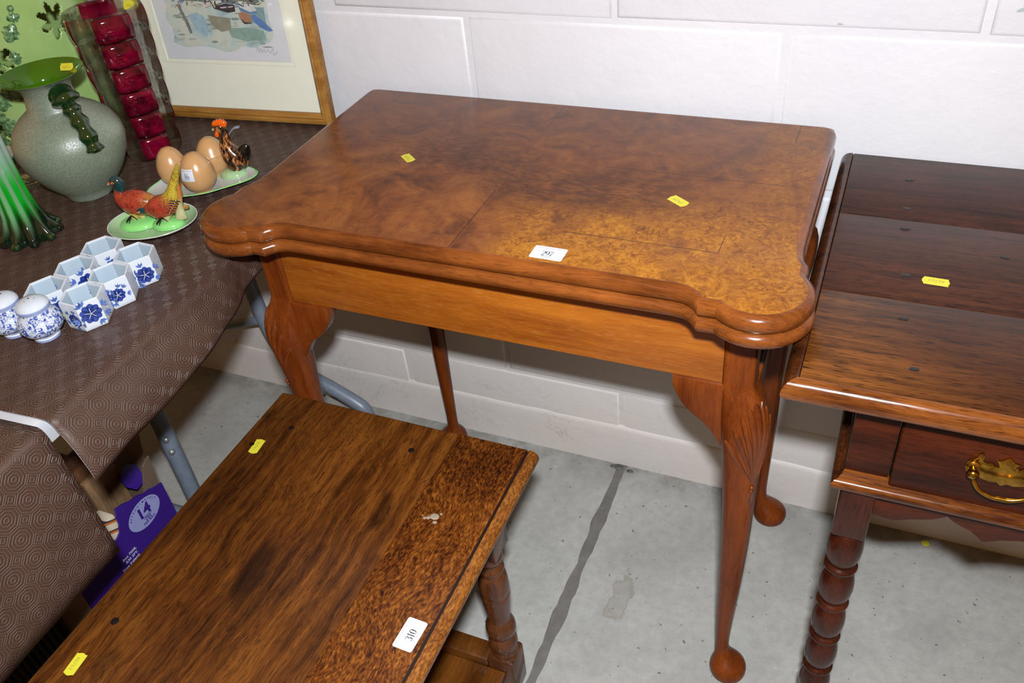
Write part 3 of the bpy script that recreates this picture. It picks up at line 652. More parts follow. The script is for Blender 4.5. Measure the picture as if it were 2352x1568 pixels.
for lx in (.112, .411):
    for ly in (-.497, -1.115):
        h = .0215; leg = box('turned_leg', (lx - h, ly - h, .3300), (lx + h, ly + h, .4280), OAK_LEG2, cf, .002)
        pr = [(.0130, .335), (.0170, .326), (.0195, .318), (.0190, .310), (.0150, .306), (.0140, .300), (.0155, .297), (.0185, .294), (.0190, .289), (.0170, .285), (.0165, .281), (.0180, .279), (.0200, .274), (.0213, .262), (.0217, .248), (.0217, .2395), (.0208, .2375), (.0208, .2360), (.0215, .2340), (.0208, .225), (.0190, .205), (.0172, .188), (.0160, .174), (.0160, .170), (.0180, .168), (.0182, .165), (.0196, .1635), (.0218, .158), (.0226, .150), (.0218, .142), (.0190, .1375), (.0172, .133), (.0172, .130), (.0195, .127), (.0216, .120), (.0220, .112), (.0205, .104), (.0185, .100), (.0190, .0975), (.0205, .095), (.0200, .091), (.0160, .0885), (.0150, .080)]
        lathe('turning', [(a, b) for a, b in pr], (lx, ly, 0), OAK_LEG2, leg, 32, True, 50)
        box('foot_block', (lx - h, ly - h, 0), (lx + h, ly + h, .087), OAK_LEG2, leg, .005, 2)
box('frieze_rail', (.1335, -.512, .355), (.3895, -.492, .428), OAK_LEG2, cf, .001); box('frieze_rail', (.1335, -1.120, .355), (.3895, -1.10, .428), OAK_LEG2, cf, .001)
box('frieze_rail', (.100, -1.0935, .355), (.118, -.5185, .428), OAK_LEG2, cf, .001); box('frieze_rail', (.404, -1.0935, .355), (.422, -.5185, .428), OAK_LEG2, cf, .001)
box('shelf_board', (.104, -1.128, .048), (.262, -.5190, .062), OAK_SH, cf, .0015); box('shelf_board', (.2624, -1.128, .048), (.4190, -.5190, .062), OAK_SH, cf, .0015)
box('shelf_rail', (.1335, -.5180, .040), (.3895, -.4860, .078), OAK_SH, cf, .003)
for (x, y, r) in ((.117, -.478, .0035), (.300, -.465, .0038), (.100, -.808, .0042), (.082, -.522, .003)):
    V, F = lathe_vf([(r * 1.15, -.001), (r * 1.15, .0003), (r * .8, .0006)], (x, y, KZ), 14); mk('oak_peg', V, F, PLUG, cf)
V, F = joinvf([ell((.3805 + dx, -.5560 + dy, KZ), (r, r * .8, .0008), 9, 6) for dx, dy, r in ((0, 0, .0062), (-.007, -.004, .0032), (-.011, -.006, .0022), (.004, -.008, .003), (.006, .006, .002), (-.015, -.003, .0013))])
mk('filler_mark', V, F, plain('pale_filler', C(196, 172, 150, 2.0), .8, .2, 300), cf)['label'] = 'pale chipped patch of old filler'
lot_label(cf, frame2((.4285, -.7105, KZ), (.035, 1, 0), (-1, .035, 0)), '310')
yellow_sticker(cf, frame2((.0910, -.5230, KZ), (.10, -1, 0), (1, .10, 0)))
yellow_sticker(cf, frame2((.0965, -.8650, KZ), (.10, -1, 0), (1, .10, 0)))

# ------------------------------------------------------------------ trestle table with two vinyl cloths
TT = .6805      # table surface
tr = thing('folding_table', 'white plastic folding table on grey tubular legs under brown cloths', 'table', (-.33, -.93, 0))
def rrect(x0, x1, y0, y1, r, n=6):
    P = []
    for cx, cy, a0 in ((x1 - r, y1 - r, 0), (x0 + r, y1 - r, 90), (x0 + r, y0 + r, 180), (x1 - r, y0 + r, 270)):
        for k in range(n + 1):
            a = math.radians(a0 + 90 * k / n); P.append((cx + r * math.cos(a), cy + r * math.sin(a)))
    return P
mould('table_top', rrect(-.70, .040, -1.84, -.014, .03), [(-.004, TT), (0, TT - .0015), (.0018, TT - .006), (.002, TT - .02), (.0, TT - .034), (-.004, TT - .036)], PLASTIC, tr)
def uleg(y, xr, name='leg_frame'):
    xl = -.652 - (xr + .258) * 0; P = [(xr, y, .642), (xr, y, .40), (xr, y, .12), (xr - .006, y, .06), (xr - .03, y, .026), (xr - .08, y, .017), (-.45, y, .017), (xl + .08, y, .017), (xl + .03, y, .026), (xl + .006, y, .06), (xl, y, .12), (xl, y, .40), (xl, y, .642)]
    return tube(name, spline(P, 6), .0150, STEEL, tr, 14, up=(0, 1, 0))
l1 = uleg(-.402, -.2580); uleg(-1.50, -.2580)
for z in (.255, .225):
    V, F = ell((-.258 + .0125, -.402 - .012, z), (.006, .006, .006), 10, 8); mk('rivet', V, F, STEEL_D, l1)
# splayed frame at the wall end
fe = tube('leg_frame', spline([(-.300, -.062, .642), (-.300, -.062, .45), (-.296, -.062, .27), (-.272, -.062, .165), (-.225, -.062, .118), (-.170, -.062, .092), (-.118, -.062, .066), (-.098, -.062, .048), (-.092, -.062, .012)], 6), .0145, STEEL, tr, 14, up=(0, 1, 0))
tube('leg_strut', [(-.218, -.070, .060), (-.176, -.066, .100)], .010, STEEL, fe, 10)
tube('leg_strut', spline([(-.56, -.066, .150), (-.43, -.066, .200), (-.31, -.066, .243)], 3), .0085, STEEL, fe, 10, flat=(1.2, .6))
tube('leg_frame', spline([(-.60, -.062, .642), (-.60, -.062, .30), (-.62, -.062, .14), (-.68, -.062, .07), (-.70, -.062, .012)], 6), .0145, STEEL, tr, 14, up=(0, 1, 0))
def cloth(name, label, y0, y1, xf, hang, flare, wob, y_in=None):
    ny = int(abs(y1 - y0) / .012) + 1; rows = []; uvs = []; CZ = TT + .0015; r = .012
    for i in range(ny + 1):
        y = y0 + (y1 - y0) * i / ny; f = xf(y); h = hang(y); fx = flare(y); prof = []
        for k in range(16): prof.append((-.75 + (f - r + .75) * k / 15, CZ))
        for k in range(1, 7):
            a = PI / 2 * k / 6 * .94; prof.append((f - r + r * math.sin(a), CZ - r + r * math.cos(a)))
        x, z = prof[-1]
        for k in range(1, 9):
            t = k / 8; prof.append((x + fx * math.sin(t * 1.8) , z - h * t))
        s_ = 0; row = []
        for k, (x, z) in enumerate(prof):
            if k: s_ += math.hypot(x - prof[k - 1][0], z - prof[k - 1][1])
            ww = wob * (math.sin(y * 37 + k) + math.sin(y * 61 + 2)) * .5 * (max(0, k - 14) / 16)
            yy = y + (wob * 2 * math.sin(x * 40) if i in (0, ny) and abs(y) > .1 else 0)
            row.append((x + ww, yy, z + (.0006 * math.sin(x * 23 + y * 9) if k < 14 else 0))); uvs.append((s_, y))
        rows.append(row)
    V, F = loft(rows, False, False)
    o = fixn(mk(name, V, F, CLOTH, None, 80, (-.33, (y0 + y1) / 2, TT), uv=uvs, mats=[CLOTHBACK]))
    md = o.modifiers.new('thickness', 'SOLIDIFY'); md.thickness = .0011; md.offset = -1; md.material_offset = 1; md.material_offset_rim = 1
    return tag(o, label, 'tablecloth', 'brown vinyl tablecloths')
def ssx(a, b, x):
    t = min(1, max(0, (x - a) / (b - a))); return t * t * (3 - 2 * t)
cloth('tablecloth', 'brown embossed vinyl tablecloth under the china, hanging to a pointed corner', -.008, -.737, lambda y: .0445 + .0155 * ssx(-.395, -.46, y) + .0010 * math.sin(y * 40), lambda y: .044 + .024 * ssx(-.38, -.72, y), lambda y: .002 + .020 * ssx(-.40, -.54, y), .0016)
cloth('tablecloth', 'brown embossed vinyl tablecloth hanging lower at the bottom left corner', -.7475, -1.30, lambda y: .0605, lambda y: .182, lambda y: .010 + .002 * math.sin(y * 12), .0014)
SZ = TT + .0022     # where things stand

# ------------------------------------------------------------------ framed watercolour leaning on the wall
GILT = m_wood('gilt_frame', C(134, 82, 26, 1.25), C(196, 142, 70, 1.25), 'x', 8, 40, .2, .35, .1, seed=3.3)
pf = thing('framed_picture', 'gilt framed harbour watercolour in a cream mount leaning on the wall', 'picture', (-.21, -.045, SZ))
yaw, lean = math.radians(4.9), math.radians(3.6)
PF = frame2((-.210, -.0465, SZ + .001), (math.cos(yaw), math.sin(yaw), 0), Vector((-math.sin(yaw) * math.sin(lean), math.cos(yaw) * math.sin(lean), math.cos(lean))))
PW, PH, FW = .365, .40, .0185
def pfbar(a0, b0, a1, b1, inx, iny, name):       # mitred moulding from corner to corner
    prof = [(0, -.004), (0, .010), (.003, .014), (.0075, .0150), (.0095, .0125), (.0105, .0125), (.0125, .0140), (.0150, .0120), (.0185, .0085), (.0185, .002), (.012, -.004)]
    d = Vector((a1 - a0, b1 - b0)).normalized(); R_ = []
    for (a, b, sg) in ((a0, b0, 1), (a1, b1, -1)): R_.append([PF(a + inx * q + d.x * sg * q, b + iny * q + d.y * sg * q, h) for q, h in prof])
    V, F = loft(R_); fixn(mk(name, V, F, GILT, pf, 30))
hw = PW / 2
pfbar(-hw, 0, hw, 0, 0, 1, 'frame_rail'); pfbar(-hw, PH, hw, PH, 0, -1, 'frame_rail'); pfbar(-hw, 0, -hw, PH, 1, 0, 'frame_stile'); pfbar(hw, 0, hw, PH, -1, 0, 'frame_stile')
CREAM = plain('cream_mount_card', C(226, 224, 206, .86), .8, .02); CREAM2 = plain('pale_mount_line', C(238, 230, 206, 1.1), .8, .02)
def pquad(x0, x1, y0, y1, h): return [PF(x0, y0, h), PF(x1, y0, h), PF(x1, y1, h), PF(x0, y1, h)]
bx0, bx1, by0, by1 = -.0985, .118, .1085, .345
mk('backing_board', pquad(-hw + .004, hw - .004, .004, PH - .004, -.003) + pquad(-hw + .004, hw - .004, .004, PH - .004, .001), [[3, 2, 1, 0], [4, 5, 6, 7], [0, 1, 5, 4], [1, 2, 6, 5], [2, 3, 7, 6], [3, 0, 4, 7]], CREAM, pf, None)
mx0, mx1, my0, my1 = bx0 - .012, bx1 + .010, by0 - .011, by1 + .011
V = [PF(x, y, .0035) for x, y in ((-hw + .012, .012), (hw - .012, .012), (hw - .012, PH - .012), (-hw + .012, PH - .012), (mx0, my0), (mx1, my0), (mx1, my1), (mx0, my1))] + [PF(x, y, .0022) for x, y in ((mx0 + .001, my0 + .001), (mx1 - .001, my0 + .001), (mx1 - .001, my1 - .001), (mx0 + .001, my1 - .001))]
mk('mount', V, [[0, 1, 5, 4], [1, 2, 6, 5], [2, 3, 7, 6], [3, 0, 4, 7], [4, 5, 9, 8], [5, 6, 10, 9], [6, 7, 11, 10], [7, 4, 8, 11]], CREAM, pf, None)
WC = Mat('watercolour_wash'); wv_ = WC.coord('Object'); n1 = WC.noise(wv_, 26, 5, .6, .6); n2 = WC.noise(WC.coord('Object', (1, 1, 2.2)), 60, 4, .6)
wb = WC.ramp(n1, [(.32, C(150, 176, 180, 1.0)), (.46, C(186, 202, 196, 1.0)), (.58, C(204, 206, 190, 1.0)), (.7, C(214, 210, 188, 1.0))])
wb = WC.mix(WC.ramp(n2, [(.58, 0.0), (.66, .5)]), wb, C(150, 150, 130, 1.2)); WC.set(base=wb, rough=.85)
PPAP = plain('grey_white_paper', C(212, 211, 214, .95), .85, .02)
pr_ = mk('painting', pquad(bx0 - .010, bx1 + .008, by0 - .009, by1 + .01, .0024), [[0, 1, 2, 3]], PPAP, pf, None); pr_['label'] = 'pale harbour watercolour of moored boats'
rd = random.Random(5)
def dec(pts, col, h, name='painted_shape'):
    m = col if not isinstance(col, tuple) else plain('paint', C(*col, 1.2), .85, .15, 150)
    mk(name, [PF(x, y, h) for x, y in pts], [list(range(len(pts)))], m, pr_, None)
wash = [(bx0 + .012 + .004 * math.sin(i * 1.7), by0 + .09 - i * .012) for i in range(7)] + [(bx0 + .03, by0 + .010), (bx0 + .06, by0 + .013), (bx0 + .085, by0 + .011), (bx0 + .105, by0 + .004), (bx0 + .125, by0 + .006), (bx0 + .14, by0 + .014), (bx0 + .165, by0 + .012), (bx0 + .195, by0 + .022), (bx0 + .203, by0 + .035), (bx0 + .200, by0 + .06), (bx0 + .203, by0 + .09), (bx0 + .198, by0 + .12), (bx0 + .19, by1 - .01), (bx0 + .02, by1 - .012)]
dec(wash, WC.m, .0026, 'water_wash')
U = lambda pts: [(bx0 + x, by0 + y) for x, y in pts]
for pts, c in (([(.052, .062), (.07, .066), (.082, .06), (.085, .04), (.078, .028), (.066, .034), (.056, .05)], (168, 196, 210)), ([(.036, .078), (.041, .078), (.050, .05), (.052, .034), (.047, .032), (.043, .05)], (118, 130, 128)),
    ([(.09, .062), (.13, .058), (.128, .040), (.108, .036), (.092, .046)], (158, 154, 132)), ([(.12, .042), (.16, .044), (.186, .040), (.188, .026), (.15, .022), (.125, .028)], (150, 178, 166)),
    ([(.150, .075), (.196, .075), (.194, .050), (.158, .052)], (142, 168, 174)), ([(.028, .085), (.19, .078), (.19, .14), (.03, .14)], (112, 124, 118)),
    ([(.030, .100), (.06, .094), (.056, .088), (.044, .084), (.030, .088)], (58, 52, 48)), ([(.03, .112), (.05, .110), (.05, .101), (.03, .103)], (164, 110, 74)), ([(.10, .12), (.115, .11), (.125, .095), (.115, .088), (.095, .092), (.09, .11)], (74, 74, 70)),
    ([(.065, .081), (.09, .080), (.104, .083), (.098, .076), (.085, .073), (.070, .076)], (222, 216, 206)), ([(.083, .079), (.098, .084), (.10, .076), (.088, .073)], (176, 118, 84)),
    ([(.100, .083), (.130, .080), (.144, .078), (.143, .068), (.128, .066), (.105, .072)], (62, 52, 58)), ([(.101, .084), (.12, .085), (.128, .080), (.112, .077)], (226, 222, 214)), ([(.116, .0745), (.141, .0765), (.141, .0745), (.118, .0725)], (220, 200, 200)),
    ([(.146, .085), (.165, .083), (.178, .078), (.182, .070), (.168, .068), (.152, .075)], (226, 226, 224)), ([(.146, .082), (.155, .074), (.170, .067), (.182, .069), (.182, .0665), (.168, .0645), (.152, .071)], (106, 140, 190)), ([(.168, .082), (.183, .074), (.180, .070), (.170, .075)], (50, 50, 48)),
    ([(.147, .066), (.160, .068), (.170, .062), (.168, .052), (.156, .052), (.148, .058)], (184, 134, 100)), ([(.148, .058), (.168, .056), (.168, .050), (.154, .049)], (70, 60, 48)),
    ([(.170, .062), (.176, .064), (.188, .056), (.200, .044), (.204, .040), (.196, .038), (.182, .044), (.172, .053)], (96, 134, 192)), ([(.173, .060), (.184, .056), (.198, .044), (.194, .0425), (.182, .047), (.174, .054)], (222, 218, 200)), ([(.174, .0605), (.182, .0585), (.186, .053), (.178, .054)], (48, 48, 44)), ([(.189, .0505), (.199, .0445), (.197, .0425), (.188, .0465)], (48, 48, 46)),
    ([(.150, .105), (.195, .10), (.198, .088), (.16, .086)], (214, 206, 170)), ([(.155, .14), (.19, .14), (.19, .105), (.16, .108)], (104, 130, 118)), ([(.16, .098), (.166, .1), (.166, .092), (.161, .091)], (196, 128, 90)), ([(.178, .094), (.186, .095), (.186, .088), (.179, .087)], (190, 120, 86))):
    dec(U(pts), c, .0027 + .00003 * R.random() + .00008)
for c in ((58, 54, 50), (120, 128, 122), (206, 196, 160), (176, 118, 80), (92, 118, 108), (222, 218, 208), (74, 84, 92), (150, 140, 96), (104, 132, 166)):
    pts_ = []
    for k in range(34):
        x, y = rd.uniform(.028, .198), rd.gauss(.098, .016); a, L_, w_ = rd.uniform(-.5, .5) + (PI / 2 if rd.random() < .3 else 0), rd.uniform(.0015, .007), rd.uniform(.0005, .0016)
        if y < .074: continue
        q = [(-L_, -w_ * .4), (-L_ * .3, -w_), (L_ * .6, -w_ * .7), (L_, .2 * w_), (L_ * .4, w_), (-L_ * .7, w_ * .8)]
        pts_.append(([PF(bx0 + x + u * math.cos(a) - v * math.sin(a), by0 + y + u * math.sin(a) + v * math.cos(a), .0029 + .0001 * rd.random()) for u, v in q], [[0, 1, 2, 3, 4, 5]]))
    V, F = joinvf(pts_); mk('brush_dabs', V, F, plain('paint', C(*c, 1.1), .85, .15, 150), pr_, None)['kind'] = 'stuff'
for k in range(26):
    x, y = rd.uniform(.03, .19), rd.uniform(.014, .066); L_ = rd.uniform(.004, .014); w_ = rd.uniform(.0006, .0022); c = rd.choice(((172, 190, 186), (150, 164, 156), (190, 196, 178), (196, 206, 206), (160, 168, 150)))
    dec(U([(x - L_, y), (x - L_ * .4, y - w_), (x + L_ * .5, y - w_ * .8), (x + L_, y + w_ * .2), (x + L_ * .3, y + w_), (x - L_ * .6, y + w_ * .8)]), c, .00272 + .00004 * rd.random(), 'wash_stroke')
sg = strokes_vf([[(0, .2, .05), (.3, .8, .05), (.4, .1, .05), (.7, .7, .05), (.8, .1, .05), (1.2, .6, .05), (1.3, .1, .05), (1.8, .5, .05), (2.0, .0, .05), (2.6, .7, .05), (2.5, -.2, .05), (3.2, .3, .05)]], .012)
V, F = place(sg, PF, .0029, (bx0 + .165, by0 + .004)); mk('signature', V, F, plain('pencil', C(178, 172, 176, 1.2), .9), pr_, None)
for a0, b0, a1, b1 in ((mx0 - .0055, my0 - .005, mx1 + .004, my0 - .004), (mx0 - .0055, my0 - .005, mx0 - .0045, my1), (mx1 + .003, my0 - .005, mx1 + .004, my1)):
    mk('mount_line', pquad(a0, a1, b0, b1, .0036), [[0, 1, 2, 3]], CREAM2, pf, None)
GL = Mat('clear_pane'); g_ = GL.n('BsdfGlossy'); g_.inputs['Roughness'].default_value = .03; t_ = GL.n('BsdfTransparent'); lw_ = GL.n('LayerWeight'); f5_ = GL.ma('ADD', GL.ma('MULTIPLY', GL.ma('POWER', lw_.outputs['Facing'], 5.0), .9), .045)
mx_ = GL.n('MixShader'); GL.put(mx_.inputs[0], f5_); GL.put(mx_.inputs[1], t_.outputs[0]); GL.put(mx_.inputs[2], g_.outputs[0]); GL.t.links.new(mx_.outputs[0], GL.o.inputs['Surface'])
mk('glass_pane', pquad(-hw + .012, hw - .012, .012, PH - .012, .0062) + pquad(-hw + .012, hw - .012, .012, PH - .012, .0080), [[3, 2, 1, 0], [4, 5, 6, 7], [0, 1, 5, 4], [1, 2, 6, 5], [2, 3, 7, 6], [3, 0, 4, 7]], GL.m, pf, None)

# ------------------------------------------------------------------ china and glass on the cloth
E1, E2 = Vector((.9226, .3859, 0)), Vector((-.3859, .9226, 0))     # along and across the row of ornaments
def glaze(name, col, rough=.12, var=.06, scale=40, k=1.35, **kw): return plain(name, C(*col, k), rough, var, scale, spec=.6, **kw)
def tinted(name, col, fac=.55, rough=.05, k=1.0):
    # coloured glass: part clear (tinted) transmission, part refracting glass, so that the flash passes through it
    m = Mat(name); tr_ = m.n('BsdfTransparent'); tr_.inputs[0].default_value = col
    m.set(base=col, rough=rough, trans=1.0, ior=1.45); mx = m.n('MixShader'); mx.inputs[0].default_value = fac
    m.put(mx.inputs[1], tr_.outputs[0]); m.put(mx.inputs[2], m.b.outputs[0]); m.t.links.new(mx.outputs[0], m.o.inputs['Surface']); return m.m
PORC = glaze('white_porcelain', (226, 232, 240), .1, .02)
BLUE = glaze('cobalt_print', (44, 70, 160), .15, .35, 260); BLUE2 = glaze('pale_cobalt_print', (96, 124, 198), .15, .3, 260)
PORC_SHADE = glaze('cup_inside_shade', (186, 204, 218), .15, .03)  # bluish grey painted inside the cups to shade the hollow
HINK = .0382
hexg = 'six hexagonal blue and white cups'
def flower(fr, cx, cy, r, parent, seedv):
    rr = random.Random(seedv); A, B = [], []
    for k in range(9):
        a = 2 * PI * k / 9; p = []
        for t, w_ in ((.0, .12), (.35, .3), (.7, .36), (.9, .22), (1.0, .04)): p.append((r * t, r * w_ * .95))
        pts = [(x, w_) for x, w_ in p] + [(x, -w_) for x, w_ in reversed(p)]
        n0 = len(pts); A.append(([fr(cx + x * math.cos(a) - y * math.sin(a), cy + x * math.sin(a) + y * math.cos(a), .00025) for x, y in pts], [list(range(n0))]))
    for k in range(6):
        a = rr.uniform(0, 1) + k * 1.05; x0, y0 = cx + r * 1.15 * math.cos(a), cy + r * 1.0 * math.sin(a)
        for s_ in (-.6, 0, .6):
            b = a + s_; pts = [(x0, y0), (x0 + r * .35 * math.cos(b - .4), y0 + r * .35 * math.sin(b - .4)), (x0 + r * .65 * math.cos(b), y0 + r * .65 * math.sin(b)), (x0 + r * .35 * math.cos(b + .4), y0 + r * .35 * math.sin(b + .4))]
            B.append(([fr(x, y, .0002) for x, y in pts], [[0, 1, 2, 3]]))
    V, F = joinvf(A); mk('flower_print', V, F, BLUE, parent, None)['kind'] = 'stuff'; V, F = joinvf(B); mk('leaf_print', V, F, BLUE2, parent, None)['kind'] = 'stuff'
    W_ = []
    for k in range(5):
        a = 2 * PI * k / 5 + .3; c_, s_ = math.cos(a), math.sin(a); W_.append(([fr(cx + x * c_ - y * s_, cy + x * s_ + y * c_, .0004) for x, y in ((0, .0003), (r * .55, .00045), (r * .55, -.0002), (0, -.0003))], [[0, 1, 2, 3]]))
    V, F = joinvf(W_); mk('flower_veins', V, F, PORC, parent, None)['kind'] = 'stuff'
def hexcup(cx, cy, rot, label, seedv):
    Rr, H = .0262, HINK; prof = [(Rr * .95, 0), (Rr * .99, .002), (Rr, .006), (Rr, H - .003), (Rr * .985, H - .0008), (Rr * .94, H), (Rr * .89, H - .0004), (Rr * .865, H - .0025), (Rr * .85, .007), (Rr * .78, .0045)]
    cup = thing('hexagonal_cup', label, 'cup', (cx, cy, SZ), hexg)
    rings = [[(cx + r * math.cos(rot + PI / 3 * j) , cy + r * math.sin(rot + PI / 3 * j), SZ + z) for j in range(6)] for r, z in prof]
    V, F = loft(rings); b = fixn(mk('cup_body', V, F, PORC, cup, 28, mats=[PORC_SHADE], fmat=[1 if 42 <= i < 54 or i == 55 else 0 for i in range(56)]))
    for k in range(6):
        a = rot + PI / 3 * k + PI / 6; nx, ny = math.cos(a), math.sin(a)
        if ny > .3: continue
        ap_ = Rr * math.cos(PI / 6); fr = frame2((cx + nx * ap_, cy + ny * ap_, SZ + H * .5), (-ny, nx, 0), (0, 0, 1))
        flower(fr, [-.004, .003, .0, .005][(k + seedv) % 4], [-.004, .002, -.002][(k + seedv) % 3], [.0130, .0115, .0095][(k + seedv * 2) % 3], b, seedv * 7 + k)
    return cup
CUPS = [(-.0895, -.4865, 'hexagonal blue and white china cup nearest the pheasant dish, on the left'), (-.0335, -.4875, 'hexagonal blue and white china cup touching the pheasant dish, on the right'),
        (-.0880, -.5330, 'hexagonal china cup in the middle of the left-hand row of three'), (-.0325, -.5330, 'hexagonal china cup with a big blue flower, middle of the right-hand row'),
        (-.0890, -.5795, 'hexagonal china cup partly hidden behind the front salt shaker'), (-.0330, -.5785, 'hexagonal china cup at the front, beside the salt shakers')]
last = None
for i, (x, y, lb) in enumerate(CUPS): last = hexcup(x, y, R.uniform(-.05, .05), lb, i)
yellow_sticker(last, frame2((-.0460, -.6008, SZ + .021), (.76, -.62, .2), (.1, .2, 1)), txt='38818', s=.6)
SHK = Mat('blue_scroll_porcelain'); sv = SHK.coord('Object'); sn = SHK.noise(sv, 150, 3, .55, 1.6); sn2 = SHK.noise(SHK.coord('Object', loc=(3, 1, 2)), 110, 3, .5, 2.2)
sz_ = SHK.sep(sv)[2]; body_m = SHK.ma('MULTIPLY', SHK.sstep(sz_, .004, .006), SHK.sstep(sz_, .0385, .0375))
ink_ = SHK.ma('MAXIMUM', SHK.ramp(sn, [(.525, 0.0), (.55, 1.0)]), SHK.ramp(sn2, [(.475, 0.0), (.49, .9), (.51, .9), (.525, 0.0)]))
band_ = SHK.ma('MAXIMUM', SHK.ma('MULTIPLY', SHK.sstep(sz_, .0405, .0412), SHK.sstep(sz_, .0450, .0443)), SHK.sstep(sz_, .0035, .0025))
sc = SHK.mix(SHK.ma('MULTIPLY', ink_, body_m), C(224, 230, 240, 1.4), SHK.ramp(sn2, [(.3, C(36, 58, 146, 1.4)), (.7, C(84, 110, 190, 1.4))])); sc = SHK.mix(SHK.ma('MULTIPLY', band_, .75), sc, C(120, 140, 206, 1.4)); SHK.set(base=sc, rough=.1, spec=.6)
def shaker(x, y, label, holes):
    t = thing('salt_shaker', label, 'shaker', (x, y, SZ), 'blue and white shakers')
    lathe('shaker_body', [(.0105, .0), (.0150, .0), (.0152, .003), (.0140, .0045), (.0165, .0075), (.0225, .0120), (.0256, .0185), (.0258, .0225), (.0240, .0280), (.0205, .0325), (.0172, .0355), (.0160, .0380), (.0165, .0395), (.0185, .0405), (.0192, .0430), (.0186, .0455), (.0168, .0485), (.0125, .0515), (.0065, .0532), (.0005, .0538)], (x, y, SZ), SHK.m, t, 40)
    for a, r in holes:
        V, F = ell((x + r * math.cos(a), y + r * math.sin(a), SZ + .0540 - r * r * 30), (.0011, .0011, .0004), 8, 6); mk('pour_hole', V, F, INK, t)
shaker(-.0640, -.6200, 'blue and white scroll-patterned shaker with holes, nearer the front', [(a * 2 * PI / 3 + .5, .006) for a in range(3)] + [(0, 0.0)])
shaker(-.1085, -.6250, 'blue and white scroll-patterned shaker at the left edge', [(1.0, .004)])

# pheasant cruet
GREEN = glaze('pale_green_glaze', (178, 214, 160), .1, .05); GREEN2 = glaze('bright_green_glaze', (150, 232, 130), .1, .08, 60); WHT = glaze('cream_glaze', (224, 224, 214), .12, .03)
TINT = Mat('painted_feathers'); tv = TINT.coord('Object'); scal = TINT.vor(tv, 420, 'DISTANCE_TO_EDGE'); ta = TINT.attr('tint')
TINT.set(base=TINT.mix(TINT.ma('MULTIPLY', TINT.ramp(scal, [(.0, .9), (.22, .0)]), TINT.ramp(TINT.noise(tv, 70, 2, .5), [(.35, .3), (.6, 1.0)])), ta, C(50, 22, 20, 1.3)), rough=.13, spec=.6); TINTM = TINT.m
TINT2 = Mat('painted_glaze'); TINT2.set(base=TINT2.mix(TINT2.ramp(TINT2.noise(TINT2.coord('Object'), 90, 3, .6), [(.35, .0), (.7, .25)]), TINT2.attr('tint'), C(60, 40, 20, 1.3)), rough=.13, spec=.6); TINTS = TINT2.m
DC = Vector((-.1080, -.3800, SZ))
def oval(a, b, n=44): return [(a * math.cos(2 * PI * k / n), b * math.sin(2 * PI * k / n)) for k in range(n)]
DD = DC - E2 * .0065 + E1 * .003
def oval_rings(prof, n=44):    # prof: (a, b, z, mat)
    return [[tuple(DD + E1 * x + E2 * y * 1.18 + Vector((0, 0, z))) for x, y in oval(a, b, n)] for a, b, z in prof]
pd = thing('pheasant_dish', 'oval pale green china dish under the two pheasants', 'dish', DC)
V, F = loft(oval_rings([(.001, .001, .0035), (.036, .022, .0035), (.046, .029, .0055), (.055, .036, .0100), (.0605, .0405, .0140)]), False); fixn(mk('dish_well', V, F, GREEN, pd, 60))
V, F = loft(oval_rings([(.0605, .0405, .0140), (.0618, .0416, .0145), (.0622, .0420, .0136), (.055, .0355, .0080), (.040, .025, .0035), (.0375, .023, .0), (.034, .0195, .0), (.001, .001, .002)]), False); fixn(mk('dish_underside', V, F, WHT, pd, 60))
def prof_tube(nm, o, pts, mat, parent, seg=18, flat=(1, .8), n=5):     # pts: (a along E1, z, radius, colour, across E2)
    P = spline([tuple(o + E1 * q[0] + E2 * (q[4] if len(q) > 4 else 0) + Vector((0, 0, q[1]))) for q in pts], n)
    rad = [max(.0004, r * (1.12 if nm == 'pheasant_body' else 1)) for r in smooth1([q[2] for q in pts], n)]
    cols = list(zip(*[smooth1([q[3][i] for q in pts], n) for i in range(3)])); cols = [tuple(min(1, max(0, c)) for c in cc) + (1,) for cc in cols]
    return tube(nm, P, rad, mat, parent, seg, flat, tuple(Vector((0, 0, 1))), cols, smooth=80)
TEAL, RED, ORG, YLW, DKR, PNK, CRM = C(22, 74, 76, 1.3), C(196, 74, 50, 1.3), C(206, 128, 60, 1.3), C(222, 190, 60, 1.3), C(120, 40, 20, 1.3), C(226, 180, 150, 1.3), C(210, 205, 150, 1.3)
FACE = glaze('red_face_glaze', (150, 34, 36), .15); YE = glaze('yellow_eye_glaze', (222, 184, 50), .15); BLK = glaze('black_glaze', (26, 24, 24), .15, .1); BEAK = glaze('pink_beak_glaze', (226, 182, 160), .2)
def mound(o, a, b, r, parent, mat, hh=.010):
    c = o + E1 * a + E2 * b + Vector((0, 0, .0042)); rings = []
    for k in range(9):
        t = k / 8; rr = r * (1 - t ** 2.4) if k < 8 else .0006
        rings.append([tuple(c + E1 * (rr * 1.25 * math.cos(2 * PI * j / 24)) + E2 * (rr * .95 * math.sin(2 * PI * j / 24)) + Vector((0, 0, hh * math.sin(t * PI / 2)))) for j in range(24)])
    V, F = loft(rings); return fixn(mk('mound', V, F, mat, parent, 80))
def foot(o, a, z, e, parent):
    parts = []; b = o + E1 * a + E2 * e + Vector((0, 0, z))
    for dx, de in ((-.009, -.003), (-.007, -.0065), (-.003, -.008), (.006, .001)):
        parts.append(tube_vf([b + Vector((0, 0, .005)), b + E1 * dx * .4 + E2 * de * .4 + Vector((0, 0, .0025)), b + E1 * dx + E2 * de + Vector((0, 0, -.0025))], [.001, .0009, .0005], 6))
    V, F = joinvf(parts); mk('foot', V, F, BLK, parent)
